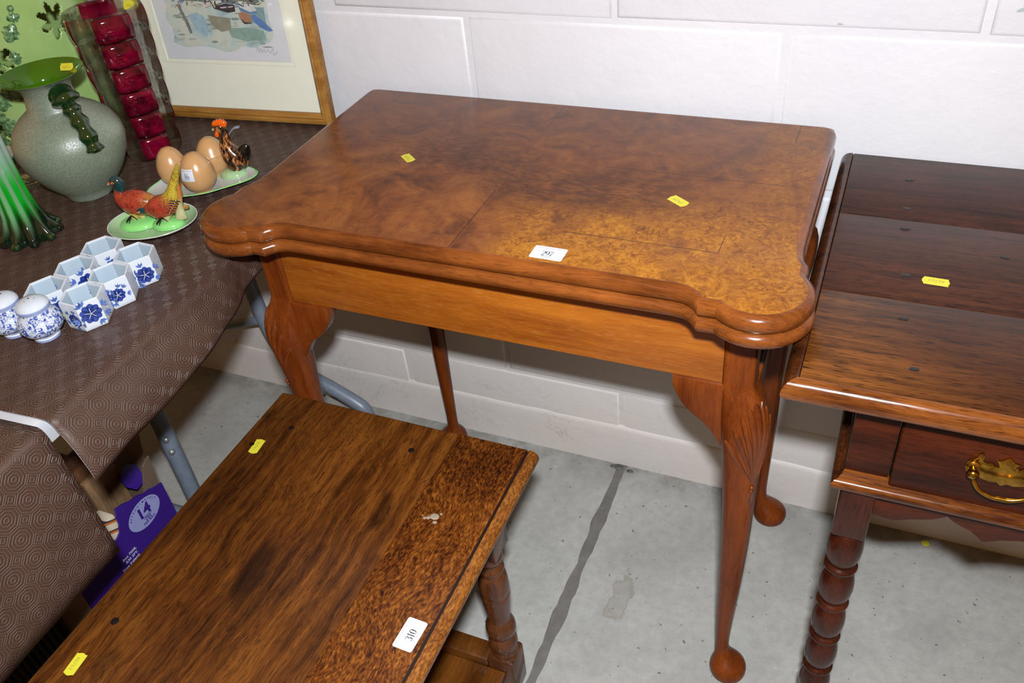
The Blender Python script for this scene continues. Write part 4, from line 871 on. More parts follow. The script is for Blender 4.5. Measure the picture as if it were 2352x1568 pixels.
def eye_patch(o, a, z, e, r, parent):
    M_ = Matrix.Rotation(math.atan2(E1.y, E1.x), 3, 'Z')
    V, F = ell(o + E1 * a + E2 * e + Vector((0, 0, z)), (r * 1.35, .0009, r * .8), 14, 8, M_); f = mk('face_patch', V, F, FACE, parent)
    V, F = ell(o + E1 * (a) + E2 * (e - .0007) + Vector((0, 0, z)), (r * .75, .0006, r * .4), 12, 8, M_); mk('eye', V, F, YE, f)
    V, F = ell(o + E1 * (a) + E2 * (e - .0012) + Vector((0, 0, z)), (r * .28, .0005, r * .28), 8, 6, M_); mk('pupil', V, F, BLK, f)
o1 = DC + E1 * -.0255 + E2 * .006
p1 = thing('pheasant_shaker', 'china pheasant with raised teal head, behind on the green dish', 'ornament', o1 + Vector((0, 0, .004)), 'pheasant shakers')
mound(o1, .004, -.002, .0225, p1, GREEN2)
prof_tube('pheasant_body', o1, [(-.0165, .069, .0012, PNK), (-.0135, .0695, .0036, TEAL), (-.0075, .0710, .0068, TEAL), (-.0035, .0665, .0066, TEAL), (-.0055, .0590, .0062, TEAL), (-.0070, .0545, .0074, RED), (-.0050, .0475, .0125, RED), (.0025, .0400, .0160, RED), (.0140, .0355, .0165, RED), (.0270, .0320, .0140, ORG), (.0400, .0285, .0100, YLW), (.0540, .0255, .0062, YLW), (.0680, .0235, .0040, YLW), (.0790, .0230, .0020, ORG)], TINTM, p1, 22, (1, .82))
eye_patch(o1, -.0085, .0705, -.0052, .0036, p1)
prof_tube('beak', o1, [(-.0120, .0695, .0026, PNK), (-.0165, .0680, .0018, PNK), (-.0200, .0655, .0005, PNK)], BEAK, p1, 10)
prof_tube('thigh', o1, [(.006, .032, .010, YLW, -.002), (.003, .022, .0075, YLW, -.003), (.001, .013, .0045, CRM, -.004)], TINTS, p1, 12)
prof_tube('thigh', o1, [(.016, .030, .009, YLW, -.001), (.013, .022, .0065, YLW, -.002), (.011, .013, .0040, CRM, -.003)], TINTS, p1, 12)
foot(o1, .0, .0165, -.009, p1)
o2 = DC + E1 * .0235 + E2 * -.0040
p2 = thing('pheasant_shaker', 'china pheasant with lowered head and upright yellow tail, in front', 'ornament', o2 + Vector((0, 0, .004)), 'pheasant shakers')
mound(o2, -.001, -.001, .0180, p2, GREEN2)
prof_tube('pheasant_body', o2, [(-.0410, .0265, .0012, TEAL), (-.0375, .0290, .0046, TEAL), (-.0320, .0310, .0060, TEAL), (-.0255, .0300, .0060, TEAL), (-.0215, .0300, .0078, RED), (-.0150, .0300, .0120, RED), (-.0060, .0310, .0145, RED), (.0050, .0350, .0145, RED), (.0130, .0420, .0115, ORG), (.0190, .0510, .0080, YLW), (.0255, .0640, .0055, YLW), (.0330, .0780, .0042, YLW), (.0400, .0920, .0016, YLW)], TINTM, p2, 22, (1, .82))
eye_patch(o2, -.0345, .0290, -.0052, .0028, p2)
prof_tube('beak', o2, [(-.0395, .0265, .0022, PNK), (-.0430, .0240, .0014, PNK), (-.0450, .0215, .0005, PNK)], BEAK, p2, 10)
prof_tube('tail_stem', o2, [(.0300, .0710, .0035, ORG, .001), (.0270, .0480, .0045, ORG, .001), (.0220, .0300, .0050, CRM, .001), (.0190, .0130, .0085, CRM, .001)], TINTS, p2, 12)
prof_tube('thigh', o2, [(.004, .026, .009, YLW, -.003), (.001, .018, .0062, CRM, -.004), (-.001, .012, .0040, CRM, -.005)], TINTS, p2, 12)
foot(o2, -.003, .0160, -.010, p2)
for k in range(6):
    a, z = .002 + k * .0028, .030 + k * .0030
    prof_tube('wing_bar', o2, [(a, z, .0006, DKR, -.0120 + k * .0004), (a + .008, z - .0015, .0008, DKR, -.0116 + k * .0005), (a + .0135, z - .004, .0005, DKR, -.0098 + k * .0006)], BLK, p2, 6, n=2)

# egg cruet
EC = Vector((-.1250, -.2520, SZ))
et = thing('egg_cruet_tray', 'white leaf-shaped china tray with green rim and a black and orange hen', 'tray', EC)
def leafy(k, n): 
    a = 2 * PI * k / n; r = 1 + .13 * math.cos(3 * a + .5) + .05 * math.cos(5 * a); return a, r
TC = EC - E2 * .0060
def leaf_rings(prof, n=60):
    return [[tuple(TC + E1 * (A * leafy(k, n)[1] * math.cos(leafy(k, n)[0])) + E2 * (B * leafy(k, n)[1] * math.sin(leafy(k, n)[0])) + Vector((0, 0, z))) for k in range(n)] for A, B, z in prof]
V, F = loft(leaf_rings([(.001, .001, .0045), (.046, .040, .0045), (.060, .050, .0065), (.0700, .0570, .0095), (.0725, .0585, .0105)]), False); fixn(mk('tray_well', V, F, WHT, et, 60))
V, F = loft(leaf_rings([(.0725, .0585, .0105), (.0738, .0595, .0114), (.0752, .0605, .0104)]), False); fixn(mk('tray_rim', V, F, GREEN2, et, 60))
V, F = loft(leaf_rings([(.0752, .0605, .0104), (.066, .053, .0060), (.050, .040, .0030), (.038, .026, .0030), (.037, .025, 0), (.034, .022, 0), (.001, .001, .002)]), False); fixn(mk('tray_underside', V, F, WHT, et, 60))
HEN = Mat('mottled_hen_glaze'); hv = HEN.coord('Object', (1, 1, .45)); HEN.set(base=HEN.ramp(HEN.noise(hv, 190, 4, .65, .6), [(.46, C(24, 16, 14, 1.2)), (.54, C(120, 70, 36, 1.2)), (.62, C(206, 140, 86, 1.2))]), rough=.12, spec=.6)
KB = glaze('black_tail_glaze', (30, 22, 20), .12, .4, 160)
ho = EC + E1 * .0470 + E2 * .0090
mound(ho, .0, -.004, .0165, et, GREEN, .0105)
W0 = C(120, 80, 50)
hb = prof_tube('hen_body', ho, [(-.0100, .0755, .0012, W0), (-.0070, .0770, .0048, W0), (-.0015, .0795, .0062, W0), (.0020, .0750, .0062, W0), (.0020, .0660, .0068, W0), (.0010, .0560, .0090, W0), (.0015, .0450, .0130, W0), (.0055, .0340, .0165, W0), (.0110, .0260, .0160, W0), (.0170, .0190, .0120, W0), (.0200, .0140, .0050, W0)], HEN.m, et, 22, (1, .85)); hb['label'] = 'black and orange mottled china hen'
prof_tube('hen_tail', ho, [(.0120, .0240, .0110, W0), (.0200, .0330, .0105, W0), (.0260, .0420, .0085, W0), (.0290, .0480, .0050, W0), (.0295, .0510, .0015, W0)], KB, hb, 16, (1, .7))
prof_tube('hen_breast', ho, [(.0085, .0120, .0080, W0, -.004), (.0065, .0200, .0120, W0, -.004), (.0060, .0280, .0130, W0, -.002)], HEN.m, hb, 16)
ORR = glaze('orange_comb_glaze', (250, 104, 14), .15)
cm = [(-.0105, .0830), (-.0100, .0870), (-.0075, .0895), (-.0050, .0890), (-.0030, .0915), (.0, .0905), (.0025, .0920), (.0050, .0900), (.0080, .0900), (.0095, .0870), (.0115, .0850), (.0110, .0815), (.0085, .0790), (.0030, .0800), (-.0050, .0820)]
V, F = loft([[tuple(ho + E1 * a + E2 * e + Vector((0, 0, z))) for a, z in [((q[0] - .0005) * s_ + .0005, (q[1] - .085) * s_ + .085) for q in cm]] for e, s_ in ((-.0038, .72), (-.0028, .95), (.0, 1.0), (.0028, .95), (.0038, .72))]); fixn(mk('hen_comb', V, F, ORR, hb, 50))
prof_tube('hen_wattle', ho, [(-.0060, .0735, .0024, W0, -.002), (-.0075, .0690, .0034, W0, -.002), (-.0070, .0655, .0022, W0, -.002)], ORR, hb, 10)
prof_tube('hen_beak', ho, [(-.0080, .0775, .0030, W0), (-.0115, .0765, .0018, W0), (-.0135, .0750, .0004, W0)], glaze('cream_beak', (220, 206, 150)), hb, 10)
for d in (-.005, .001): prof_tube('hen_toe', ho, [(d, .0140, .0009, W0, -.010), (d - .002, .0118, .0009, W0, -.0145), (d - .003, .0080, .0006, W0, -.0180)], glaze('ochre_toe', (206, 166, 60)), hb, 8, n=3)
EGG = glaze('buff_egg_glaze', (220, 168, 112), .22, .05, 60)
def egg(p, hgt_, rad, label, tilt=(0, 0), kind='shaker'):
    o = EC + E1 * p[0] + E2 * p[1] + Vector((0, 0, .0047)); t = thing('egg_' + ('shaker' if kind == 'shaker' else 'mustard_pot'), label, 'egg', o, 'buff china eggs on the tray')
    pr = []
    for k in range(25):
        u = k / 24; a = PI * u; z = hgt_ * (1 - math.cos(a)) / 2; r = rad * math.sin(a) ** .92 * (1 + .13 * math.cos(a)) if 0 < k < 24 else .0004
        pr.append((max(r, .0004), z))
    cutk = next(i for i, q in enumerate(pr) if q[1] > .004)
    pr = [(.0004, .0), (pr[cutk][0] * .90, .0)] + pr[cutk:]
    pr = [(r, z) for r, z in pr]
    if kind == 'shaker':
        lathe('egg_body', pr, o, EGG, t, 36)
        holes = [(a * PI / 3, .0085) for a in range(5)] + [(0, 0)] if p[2] else [(0, 0)]
        for a, r in holes:
            zz = hgt_ - .0002 - r * r * 28; V, F = ell(o + Vector((r * math.cos(a), r * math.sin(a), zz)), (.0009, .0009, .0004), 8, 6); mk('pour_hole', V, F, glaze('brown_hole', (150, 100, 60)), t)
    else:
        i = next(i for i, q in enumerate(pr) if q[1] > hgt_ * .52)
        lathe('pot_body', pr[:i] + [(pr[i][0] * .97, pr[i][1])], o, EGG, t, 36); lathe('pot_lid', [(pr[i][0] * .95, pr[i][1] + .0002), (pr[i][0] * 1.012, pr[i][1] + .0008), (pr[i][0] * 1.0, pr[i][1] + .002)] + pr[i + 1:], o, EGG, t, 36)
    return t, o
egF, oF = egg((.0115, -.0365, 0), .0600, .0245, 'buff china egg in front, with the white lot 16 label', kind='shaker')
egg((-.0345, -.0090, 1), .0590, .0222, 'buff china egg shaker with holes, on the left of the tray')
egB, oB = egg((.0195, .0140, 0), .0590, .0232, 'buff china egg pot with a lid seam, behind the hen', kind='pot')
# label 16 wrapped on the front egg
Vl, Fl = [], []; nx_, ny_ = 9, 7; LBL = []
def eggpt(u, v, h):    # u along label (m), v up (m)
    th = -1.47 + u / .0240; z = .0355 + v; a = math.acos(max(-1, min(1, 1 - 2 * z / .060))); r = .0245 * math.sin(a) ** .92 * (1 + .13 * math.cos(a)) + h
    return (oF.x + r * math.cos(th), oF.y + r * math.sin(th), oF.z + z + h * .2)
for j in range(ny_):
    for i in range(nx_): Vl.append(eggpt(-.0105 + .021 * i / (nx_ - 1), -.0085 + .017 * j / (ny_ - 1), .0005))
Fl = [[j * nx_ + i, j * nx_ + i + 1, (j + 1) * nx_ + i + 1, (j + 1) * nx_ + i] for j in range(ny_ - 1) for i in range(nx_ - 1)]
lb = mk('lot_label', Vl, Fl, PAPER, egF, 80); lb['label'] = 'white printed lot label reading 16'
V, F = digits_vf('16', .0078); mk('lot_number', [eggpt(x, y - .0005, .0008) for x, y, _ in V], F, INK, lb, None)
V, F = text_vf('Simpson Auctions', .0026); mk('auction_name', [eggpt(x, y + .0065, .0008) for x, y, _ in V], F, INKR, lb, None)
V, F = text_vf('4/12/2023', .0022); mk('sale_date', [eggpt(x, y - .0062, .0008) for x, y, _ in V], F, INKG, lb, None)
SPN = plain('grey_blue_plastic', C(150, 166, 186, 1.3), .3, .05)
so = oB + E1 * .0200 + E2 * .008
P = spline([tuple(so + E1 * a + Vector((0, 0, z))) for a, z in ((-.030, .020), (-.012, .034), (.006, .050), (.015, .060), (.0225, .0660), (.030, .0670))], 5)
sp_ = tube('mustard_spoon', P, [.0018 + .0008 * i / (len(P) - 1) for i in range(len(P))], SPN, None, 10, (.5, 1.5), loc=tuple(oB)); tag(sp_, 'grey-blue spoon handle sticking up behind the hen', 'spoon')

# frosted two-handled vase
FRO = Mat('frosted_green_glass'); fv = FRO.coord('Object'); fn = FRO.noise(fv, 420, 3, .6); fz = FRO.sep(fv)[2]
FRO.set(base=FRO.mix(FRO.ramp(fn, [(.4, .0), (.62, .7)]), C(172, 184, 160, 1.7), C(128, 146, 118, 1.7)), rough=FRO.ramp(fn, [(.3, .28), (.7, .5)]), spec=.5, trans=.18); FRO.bump(fn, .5, .0006)
LIME = tinted('lime_glass', C(120, 190, 40), .35, .05); DKG = Mat('dark_green_glass'); DKG.set(base=C(10, 46, 12), rough=.03, spec=.8, trans=.15, ior=1.5, coat=.6)
LIMEW = plain('lime_glass_lining', C(78, 128, 18, 1.7), .08, .1, 30, spec=.6)
fvx = (-.2835, -.3200, SZ)
fr0 = thing('frosted_vase', 'frosted grey-green glass vase with two dark green handles', 'vase', fvx)
lathe('vase_body', [(.0004, .004), (.028, .003), (.0325, .0), (.0345, .002), (.0350, .006), (.0430, .016), (.0580, .034), (.0720, .058), (.0770, .080), (.0755, .096), (.0680, .112), (.0550, .125), (.0440, .1325), (.0375, .1360), (.0362, .1400), (.0345, .1480), (.0325, .1580), (.0335, .1660), (.0390, .1740), (.0480, .1800), (.0555, .1830), (.0575, .1845)], fvx, FRO.m, fr0, 56, False, 60)
lathe('vase_lining', [(.0577, .1846), (.0572, .1852), (.0555, .1842), (.0470, .1805), (.0380, .1745), (.0318, .1660), (.0305, .1580), (.0318, .1480), (.0335, .1400), (.0350, .1350), (.0500, .1180), (.0640, .090), (.0480, .040), (.0260, .010), (.0004, .008)], fvx, LIMEW, fr0, 56, False, 60)
def vhandle(ang):
    d = Vector((math.cos(ang), math.sin(ang), 0)); c = Vector(fvx)
    P = spline([tuple(c + d * r + Vector((0, 0, z))) for r, z in ((.0345, .1620), (.0430, .1615), (.0500, .1560), (.0545, .1480), (.0590, .1400), (.0650, .1300), (.0715, .1190), (.0765, .1060), (.0800, .0940), (.0815, .0870))], 5)
    n = len(P); rad = [(.0100 + .0015 * math.sin(i * .78) ) * (1.55 if .08 < i / n < .30 else 1) * (.55 if i < 3 else 1) * (.75 if i > n - 3 else 1) for i in range(n)]
    tube('vase_handle', P, rad, DKG.m, fr0, 16, (1.0, 1.15), tuple(d), smooth=80)
vhandle(math.radians(-18)); vhandle(math.radians(-198))
yellow_sticker(fr0, frame2((fvx[0] + .010, fvx[1] + .0365, SZ + .1795), (.95, .25, 0), (.05, .42, .72)), '38819', s=.75, h=.0003)

# ruby and clear cut-glass vase
CLR = tinted('clear_glass', (.95, .96, .95, 1), .5, .02); RUB = tinted('ruby_glass', C(170, 12, 52), .35, .04)
RUBS = Mat('ruby_flash'); RUBS.set(base=RUBS.ramp(RUBS.noise(RUBS.coord('Object'), 40, 3, .6), [(.35, C(66, 2, 18)), (.65, C(150, 10, 50))]), rough=.06, spec=.6, trans=.4, ior=1.45)
rvx = Vector((-.2840, -.1790, SZ)); rv = thing('ruby_glass_vase', 'tall clear glass vase with ruby red chequer panels', 'vase', rvx)
NF, TIER = 8, 6; ROT = math.radians(-62)
def rv_r(z):     # faceted scalloped profile
    base = .0445 + .0145 * (z / .226); ph = (z / (.226 / TIER)) % 1.0; return base * (.945 + .075 * math.sin(PI * min(1, ph * .92 + .06)) ** .7)
def rv_pt(j, z, s_=1.0):   # rounded octagon
    f_ = (j // 4) % NF; wd = math.radians(54 if f_ % 2 == 0 else 36); a0 = ROT + (f_ // 2) * PI / 2 + (math.radians(54) if f_ % 2 else 0); a = a0 + (j % 4) / 4 * wd; flat = math.cos(wd / 2) / math.cos((a - a0) - wd / 2); r = rv_r(z) * s_ * (.45 + .55 * flat) * 1.03
    return tuple(rvx + Vector((r * math.cos(a), r * math.sin(a), z)))
zs_ = [.226 * k / (TIER * 8) for k in range(TIER * 8 + 1)]
outer = [[rv_pt(j, z) for j in range(NF * 4)] for z in zs_]; inner = [[rv_pt(j, z, .86) for j in range(NF * 4)] for z in reversed(zs_[5:])]
V, F = loft([[tuple(rvx + Vector((0, 0, .0))) for j in range(NF * 4)]] + outer + [[tuple((Vector(rv_pt(j, .226)) * .5 + Vector(rv_pt(j, .226, .86)) * .5) + Vector((0, 0, .0015))) for j in range(NF * 4)]] + inner + [[tuple(rvx + Vector((0, 0, zs_[5] - .003))) for j in range(NF * 4)]], False)
fixn(mk('vase_body', V, F, CLR, rv, 40))
for f in range(0, NF, 2):
    for tI in range(TIER):
        z0, z1 = .226 * (tI + .03) / TIER, .226 * (tI + .97) / TIER; rows = []
        for i in range(7):
            z = z0 + (z1 - z0) * i / 6; rows.append([rv_pt(f * 4 + j, z, 1.002) for j in range(5)])
        V, F = loft(rows, False, False); V2 = [tuple(rvx + (Vector(v) - rvx - Vector((0, 0, v[2] - rvx.z))) * .985 + Vector((0, 0, v[2] - rvx.z))) for v in V]; n_ = len(V)
        o = fixn(mk('ruby_panel', V, F, RUBS.m, rv, 60)); md = o.modifiers.new('thickness', 'SOLIDIFY'); md.thickness = .0003; md.offset = 1
yellow_sticker(rv, frame2(rvx + Vector((.010, .046, .2160)), (.97, .2, 0), (.05, .25, .95)), '38818', s=.95)

# tall green ribbed vase at the left edge
gx = Vector((-.2720, -.4480, SZ)); gv = thing('green_ribbed_vase', 'tall ribbed green glass vase with a flared lobed foot, at the left edge', 'vase', gx)
GR = Mat('streaked_green_glass'); gc = GR.coord('Object'); gz = GR.sep(gc)[2]; gxx, gyy, _ = GR.sep(gc); ang_ = GR.ma('ARCTAN2', gyy, gxx); stripe = GR.ma('SINE', GR.ma('MULTIPLY', ang_, 10.0))
gcol = GR.mix(GR.sstep(stripe, -.1, .9), C(14, 150, 36, 1.0), C(120, 168, 120, 1.2)); gcol = GR.mix(GR.sstep(GR.ma('ADD', gz, .02), .10, .16), gcol, C(150, 175, 160, 1.2)); gcol = GR.mix(GR.sstep(GR.ma('ADD', gz, GR.ma('MULTIPLY', stripe, .012)), .062, .022), gcol, C(8, 26, 12)); GR.set(base=gcol, rough=.06, spec=.6, coat=.4)
prf = [(.0310, .004), (.0360, .002), (.0375, .006), (.0345, .013), (.0290, .024), (.0245, .040), (.0220, .060), (.0205, .085), (.0200, .115), (.0210, .150), (.0235, .185), (.0285, .215), (.0360, .240)]
def ribbed(pr, amp): return [[tuple(gx + Vector(((r * (1 + amp(z) * math.cos(10 * 2 * PI * j / 80))) * math.cos(2 * PI * j / 80), (r * (1 + amp(z) * math.cos(10 * 2 * PI * j / 80))) * math.sin(2 * PI * j / 80), z))) for j in range(80)] for r, z in pr]
V, F = loft(ribbed(prf + [(.034, .240), (.018, .15), (.016, .03)], lambda z: .16 if z < .02 else .09 if z < .04 else .05)); fixn(mk('vase_body', V, F, GR.m, gv, 60))
for k in range(10):
    a = 2 * PI * k / 10; c = gx + Vector((.0385 * math.cos(a), .0385 * math.sin(a), .0062)); V, F = ell(c, (.0068, .0068, .0058), 12, 8); mk('clear_toe', V, F, CLR if k % 2 else DKG.m, gv)

# pierced green jar behind
pjx = Vector((-.5120, -.1500, SZ)); pj = thing('pierced_green_jar', 'large pale green china jar pierced with leaf shapes and moulded foliage', 'jar', pjx)
PJ = Mat('apple_green_glaze'); pv_ = PJ.coord('Object'); lf = PJ.noise(pv_, 46, 4, .65, 1.2); lf2 = PJ.noise(PJ.coord('Object', loc=(2, 2, 2)), 22, 2, .5)
PJ.set(base=PJ.ramp(PJ.noise(pv_, 12, 3, .5), [(.3, C(168, 204, 116, 1.35)), (.7, C(186, 218, 138, 1.35))]), rough=.1, spec=.6)
LEAFG = Mat('leaf_green_glaze'); LEAFG.set(base=LEAFG.ramp(LEAFG.noise(LEAFG.coord('Object'), 160, 4, .65), [(.34, C(36, 66, 46, 1.3)), (.5, C(104, 148, 96, 1.3)), (.66, C(160, 200, 140, 1.3))]), rough=.1, spec=.7); LEAFG.bump(LEAFG.noise(LEAFG.coord('Object'), 190, 3, .6), .8, .0015)
PJR, PJH = .1180, .30
def pj_r(z): t = z / PJH; return PJR * (.86 + .14 * math.sin(PI * min(1, .12 + .9 * t)) )
# openings: leaf-shaped holes cut as cells out of a fine shell
holes = [(-12, .168, .030, .6), (14, .060, .022, .3), (-62, .075, .024, -.3), (-60, .235, .03, .2), (-38, .050, .020, .9), (40, .20, .03, .1), (-100, .15, .03, 0), (90, .15, .03, 0), (150, .12, .03, 0), (-150, .2, .03, 0)]
NA, NZ = 260, 130; V = []; F = []; base_a = math.radians(-50)
def in_hole(a, z):
    for ha, hz, hr, ro in holes:
        da = (a - (base_a + math.radians(ha)) + PI) % (2 * PI) - PI; x, y = da * PJR, z - hz; d = math.hypot(x, y)
        if d < hr and d < hr * (.42 + .50 * abs(math.cos(3.5 * (math.atan2(y, x) + ro))) ** 1.3): return True
    return False
for i in range(NZ + 1):
    z = PJH * i / NZ; r = pj_r(z)
    for j in range(NA): a = 2 * PI * j / NA; V.append(tuple(pjx + Vector((r * math.cos(a), r * math.sin(a), z))))
for i in range(NZ):
    for j in range(NA):
        if not in_hole(2 * PI * (j + .5) / NA, PJH * (i + .5) / NZ): F.append([i * NA + j, i * NA + (j + 1) % NA, (i + 1) * NA + (j + 1) % NA, (i + 1) * NA + j])
jo = mk('jar_body', V, F, PJ.m, pj, 80); md = jo.modifiers.new('wall', 'SOLIDIFY'); md.thickness = .006; md.offset = -1
lathe('jar_base', [(.0005, .002), (pj_r(0) - .004, .002), (pj_r(0) - .002, .008)], pjx, PJ.m, pj, 48)
rl = random.Random(11)
def relief_leaf(ha, hz, L, ro, nm='relief_leaf', mat=None):
    rows = []
    for i in range(9):
        t = i / 8; wd = L * .36 * math.sin(PI * min(1, t * .93 + .05)) ** .8 * (1 + .25 * math.sin(t * 22)); row = []
        for s_ in (-1, -.5, 0, .5, 1):
            u, v = (t - .5) * L, s_ * wd; x, y = u * math.cos(ro) - v * math.sin(ro), u * math.sin(ro) + v * math.cos(ro); z = min(PJH, max(.004, hz + y)); a = base_a + math.radians(ha) + x / PJR
            r = pj_r(z) + .0006 + .004 * (1 - abs(s_)) * math.sin(PI * (t * .9 + .05)); row.append(tuple(pjx + Vector((r * math.cos(a), r * math.sin(a), z))))
        rows.append(row)
    V, F = loft(rows, False, False); mk(nm, V, F, mat or LEAFG.m, pj, 60)
for ha, hz, L, ro in ((-14, .118, .042, .3), (-22, .104, .040, 1.2), (-6, .112, .034, -.6), (-30, .072, .036, 1.9), (-26, .055, .04, .8), (-48, .15, .05, 2.4), (-54, .13, .05, 1.6), (-44, .185, .03, .2), (6, .20, .03, .9), (2, .165, .022, 1.7), (9, .14, .018, .2), (7, .112, .016, 1.2), (10, .095, .014, 2.0), (-34, .20, .03, 2.6), (-28, .19, .024, .4), (-52, .045, .04, .5), (-40, .03, .03, 2.2), (-64, .2, .04, .6), (12, .22, .02, .1), (-2, .23, .03, 2.0), (-40, .105, .028, 2.9)): relief_leaf(ha, hz, L, ro)
for k in range(14):
    ha, hz = rl.uniform(-60, 14), rl.uniform(.03, .24); a = base_a + math.radians(ha); r = pj_r(hz) + .001; V, F = ell(pjx + Vector((r * math.cos(a), r * math.sin(a), hz)), (.005, .005, .005), 10, 8); mk('relief_berry', V, F, LEAFG.m, pj)

# small things half hidden among the vases
tj = Vector((-.4050, -.2000, SZ)); tin = thing('brass_banded_pot', 'small gold pot with black bands between the vases', 'pot', tj)
lathe('pot_body', [(.0004, 0), (.024, .001), (.026, .006), (.026, .036), (.024, .040)], tj, plain('dull_gold', C(170, 140, 60, 1.3), .35, .15), tin, 28); 
for z in (.002, .034): lathe('pot_band', [(.0262, z), (.0272, z + .001), (.0272, z + .006), (.0262, z + .007)], tj, BLK, tin, 28)
gd = Vector((-.4000, -.3330, SZ)); gdo = lathe('glass_dish', [(.0004, .003), (.020, .002), (.024, 0), (.026, .002), (.033, .008), (.038, .016), (.0395, .0165), (.036, .014), (.030, .008), (.0004, .006)], gd, CLR, None, 32, True, 60, tuple(gd)); tag(gdo, 'low clear glass dish behind the green ribbed vase', 'dish')
bd = Vector((-.2480, -.5750, SZ)); bdo = lathe('green_glass_bottle', [(.0004, .002), (.018, .0), (.021, .004), (.023, .012), (.0225, .030), (.016, .045), (.009, .054), (.008, .075), (.010, .078), (.007, .079)], bd, DKG.m, None, 28, True, 60, tuple(bd)); tag(bdo, 'dark green glass bottle just showing at the left edge', 'bottle')
wd_ = Vector((-.4820, -.3230, SZ)); wdo = thing('green_white_bowl', 'white china bowl with green band cut off by the left edge', 'bowl', wd_)
lathe('bowl_body', [(.0004, .003), (.016, .003), (.018, 0), (.021, .001), (.030, .012), (.038, .026), (.041, .036), (.0395, .0365), (.036, .027), (.028, .012), (.0004, .006)], wd_, WHT, wdo, 32, True, 60); lathe('bowl_band', [(.0355, .0205), (.0386, .0262), (.0400, .0315), (.0394, .0316), (.038, .026)], wd_, glaze('emerald_band', (40, 130, 80)), wdo, 32, False)

# ------------------------------------------------------------------ under the folding table
BXC = -.200
PUR = plain('purple_printed_card', C(58, 28, 130, 1.1), .4, .06, 20); PURL = plain('lilac_print', C(158, 162, 214, 1.1), .45, .03); CARD = plain('brown_cardboard', C(120, 96, 76, 1.2), .85, .1, 30)
WHP = plain('white_print', C(220, 222, 236, 1.1), .5, .02)
bxr = thing('purple_cardboard_box', 'torn open purple cardboard box printed with a large 14, under the folding table', 'box', (-.33, -.588, 0))
pan = [(-.487, .0), (-.487, .238), (-.500, .2415), (-.512, .248), (-.524, .2505), (-.536, .2585), (-.550, .2610), (-.562, .2680), (-.578, .2725), (-.583, .258), (-.585, .243), (-.590, .230), (-.600, .2240), (-.614, .2290), (-.626, .246), (-.640, .2450), (-.688, .2450), (-.688, .0)]
prism('printed_panel', pan, lambda u, v, t: (t, u, v), BXC, BXC - .003, PUR, bxr, 0)
pp = bxr.children[-1]
box('box_side', (-.455, -.491, 0), (BXC - .003, -.487, .236), CARD, bxr, 0); box('box_side', (-.455, -.688, 0), (BXC - .003, -.684, .24), CARD, bxr, 0); box('box_side', (-.458, -.688, 0), (-.455, -.487, .24), CARD, bxr, 0); box('box_bottom', (-.455, -.684, .001), (BXC - .003, -.491, .004), CARD, bxr, 0)
bf = frame2((BXC, -.5390, .2200), (0, 1, 0), (0, 0, 1))
V = [bf(.0345 * math.cos(2 * PI * k / 40) , .0265 * math.sin(2 * PI * k / 40), .0004) for k in range(40)]; ov = mk('printed_oval', V, [list(range(40))], PURL, pp, None)
V, F = place(text_vf('14', .029, .035), bf, .0008, (0, .004)); mk('printed_number', V, F, PUR, ov, None)
for i, t_ in enumerate(('TREAT', 'SIZE', 'PER BAG')):
    V, F = place(text_vf(t_, .0068, .02), bf, .0008, (.003, -.0085 - i * .0052)); mk('printed_words', V, F, PUR, ov, None)
wd2 = 'APPROXIMATELY'
parts = []
for i, ch in enumerate(wd2):
    a = math.radians(158 - 136 * i / (len(wd2) - 1)); parts.append(place(text_vf(ch, .0052, .02), bf, .0008, (.0295 * math.cos(a), .0218 * math.sin(a)), a - PI / 2))
V, F = joinvf(parts); mk('printed_words', V, F, PUR, ov, None)
for i, t_ in enumerate(('Box 7008,', 'B30 2PY.', 'Free Ireland,', 'Malahide Road,', 'Coolock, Dublin')):
    V, F = place(text_vf(t_, .0075, .015, 'RIGHT'), bf, .0005, (-.040, -.0385 - i * .0085)); mk('printed_address', V, F, WHP, pp, None)
rnd = [(-.010, 0), (-.022, .018), (-.022, .032), (-.012, .044), (.004, .044), (.014, .034), (.014, .0)]
prism('purple_flap', [(-.502 + a, .236 + b) for a, b in rnd], lambda u, v, t: (t - (v - .236) * .25, u, v), -.232, -.235, PUR, bxr, 0)
prism('box_flap', [(-.225, .236), (-.330, .236), (-.325, .300), (-.240, .322)], lambda u, v, t: (u, t + (v - .236) * .35, v), -.487, -.490, CARD, bxr, 0)
prism('box_flap', [(-.488, .236), (-.520, .244), (-.508, .300), (-.492, .310)], lambda u, v, t: (t + (v - .236) * .2, u, v), -.206, -.209, CARD, bxr, 0)
BLKB = plain('black_vinyl', C(22, 20, 20), .35, .2, 20)
V, F = ell((-.320, -.628, .205), (.065, .048, .115), 24, 16); bb = mk('black_bag', [(x + .004 * math.sin(z * 60 + y * 30), y + .003 * math.sin(x * 70), max(z, .006)) for x, y, z in V], F, BLKB, None, 80, loc=(-.30, -.628, .006)); tag(bb, 'black bag stuffed into the purple box', 'bag')
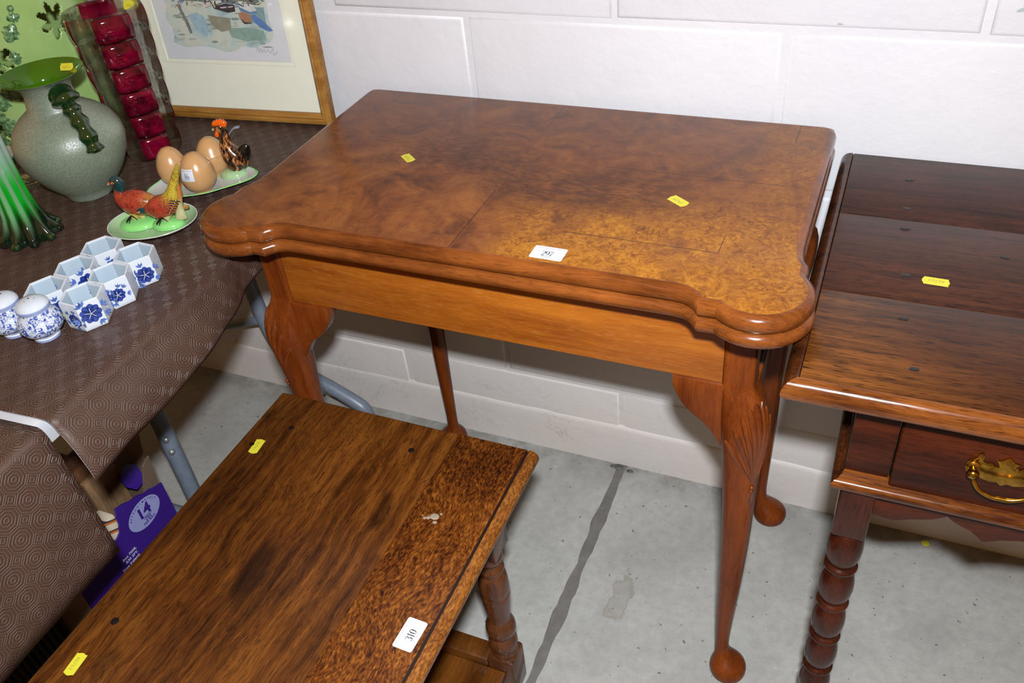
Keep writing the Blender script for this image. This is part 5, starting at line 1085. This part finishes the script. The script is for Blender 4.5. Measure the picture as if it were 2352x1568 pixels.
for i, (x, z, c, lb_) in enumerate(((-.262, .300, (168, 128, 92), 'pale wooden board standing in the purple box, in front'), (-.280, .318, (120, 74, 44), 'brown wooden board standing in the purple box'), (-.297, .330, (84, 50, 34), 'dark wooden board standing at the back of the purple box'))):
    o = box('wooden_board', (x - .006, -.572 + i * .003, .006), (x + .006, -.512 + i * .002, z), m_wood('board_wood', C(*[q * .6 for q in c], 1.1), C(*c, 1.1), 'z', 8, 40, .3, .5, seed=20.0 + i), None, .001, 2, (x, -.54, .006)); tag(o, lb_, 'board', 'boards in the purple box')
STR = Mat('striped_card'); stv = STR.coord('Object', rot=(.5, 0, 0)); STR.set(base=STR.ramp(STR.ma('FRACT', STR.ma('MULTIPLY', STR.sep(stv)[2], 55.0)), [(.0, C(226, 208, 182, 1.1)), (.55, C(222, 204, 178, 1.1)), (.6, C(206, 110, 40, 1.1)), (.78, C(206, 110, 40, 1.1)), (.82, C(40, 38, 50, 1.1)), (.95, C(226, 208, 182, 1.1))], 'CONSTANT'), rough=.6)
o = box('striped_packet', (-.240, -.664, .006), (-.206, -.580, .262), STR.m, None, .004, 2, (-.223, -.62, .006)); tag(o, 'cream packet with orange and black stripes in the torn box opening', 'packet')
# black ribbed crate
CRB = plain('black_crate_plastic', C(40, 40, 42, 1.0), .4, .15, 30)
cr = thing('ribbed_crate', 'black ribbed plastic crate on the floor behind the coffee table', 'crate', (-.45, -.85, 0))
box('crate_wall', (-.310, -1.02, .012), (-.304, -.705, .205), CRB, cr, .001); box('crate_wall', (-.62, -1.02, .012), (-.614, -.705, .205), CRB, cr, .001); box('crate_wall', (-.614, -.711, .012), (-.310, -.705, .205), CRB, cr, .001); box('crate_wall', (-.614, -1.02, .012), (-.310, -1.014, .205), CRB, cr, .001)
box('crate_floor', (-.614, -1.014, .008), (-.310, -.711, .014), CRB, cr, .001); box('crate_rim', (-.304, -1.025, .0), (-.292, -.700, .030), CRB, cr, .003); box('crate_rim', (-.306, -1.025, .196), (-.294, -.700, .212), CRB, cr, .003)
rib0 = box('crate_rib', (-.304, -.7140, .030), (-.2965, -.7085, .196), CRB, cr, .0012)
for k in range(1, 30):
    q = rib0.copy(); COL.objects.link(q); q.parent = cr; q.location = (0, -.0105 * k, 0)
# small round sticker on the floor by the wall
yd = lathe('floor_sticker', [(.0003, .0004), (.0062, .0004), (.0066, .0)], (.9900, -.0200, 0), YEL, None, 18, True, 40, (.99, -.02, 0)); tag(yd, 'small round yellow sticker on the floor by the wall', 'sticker')
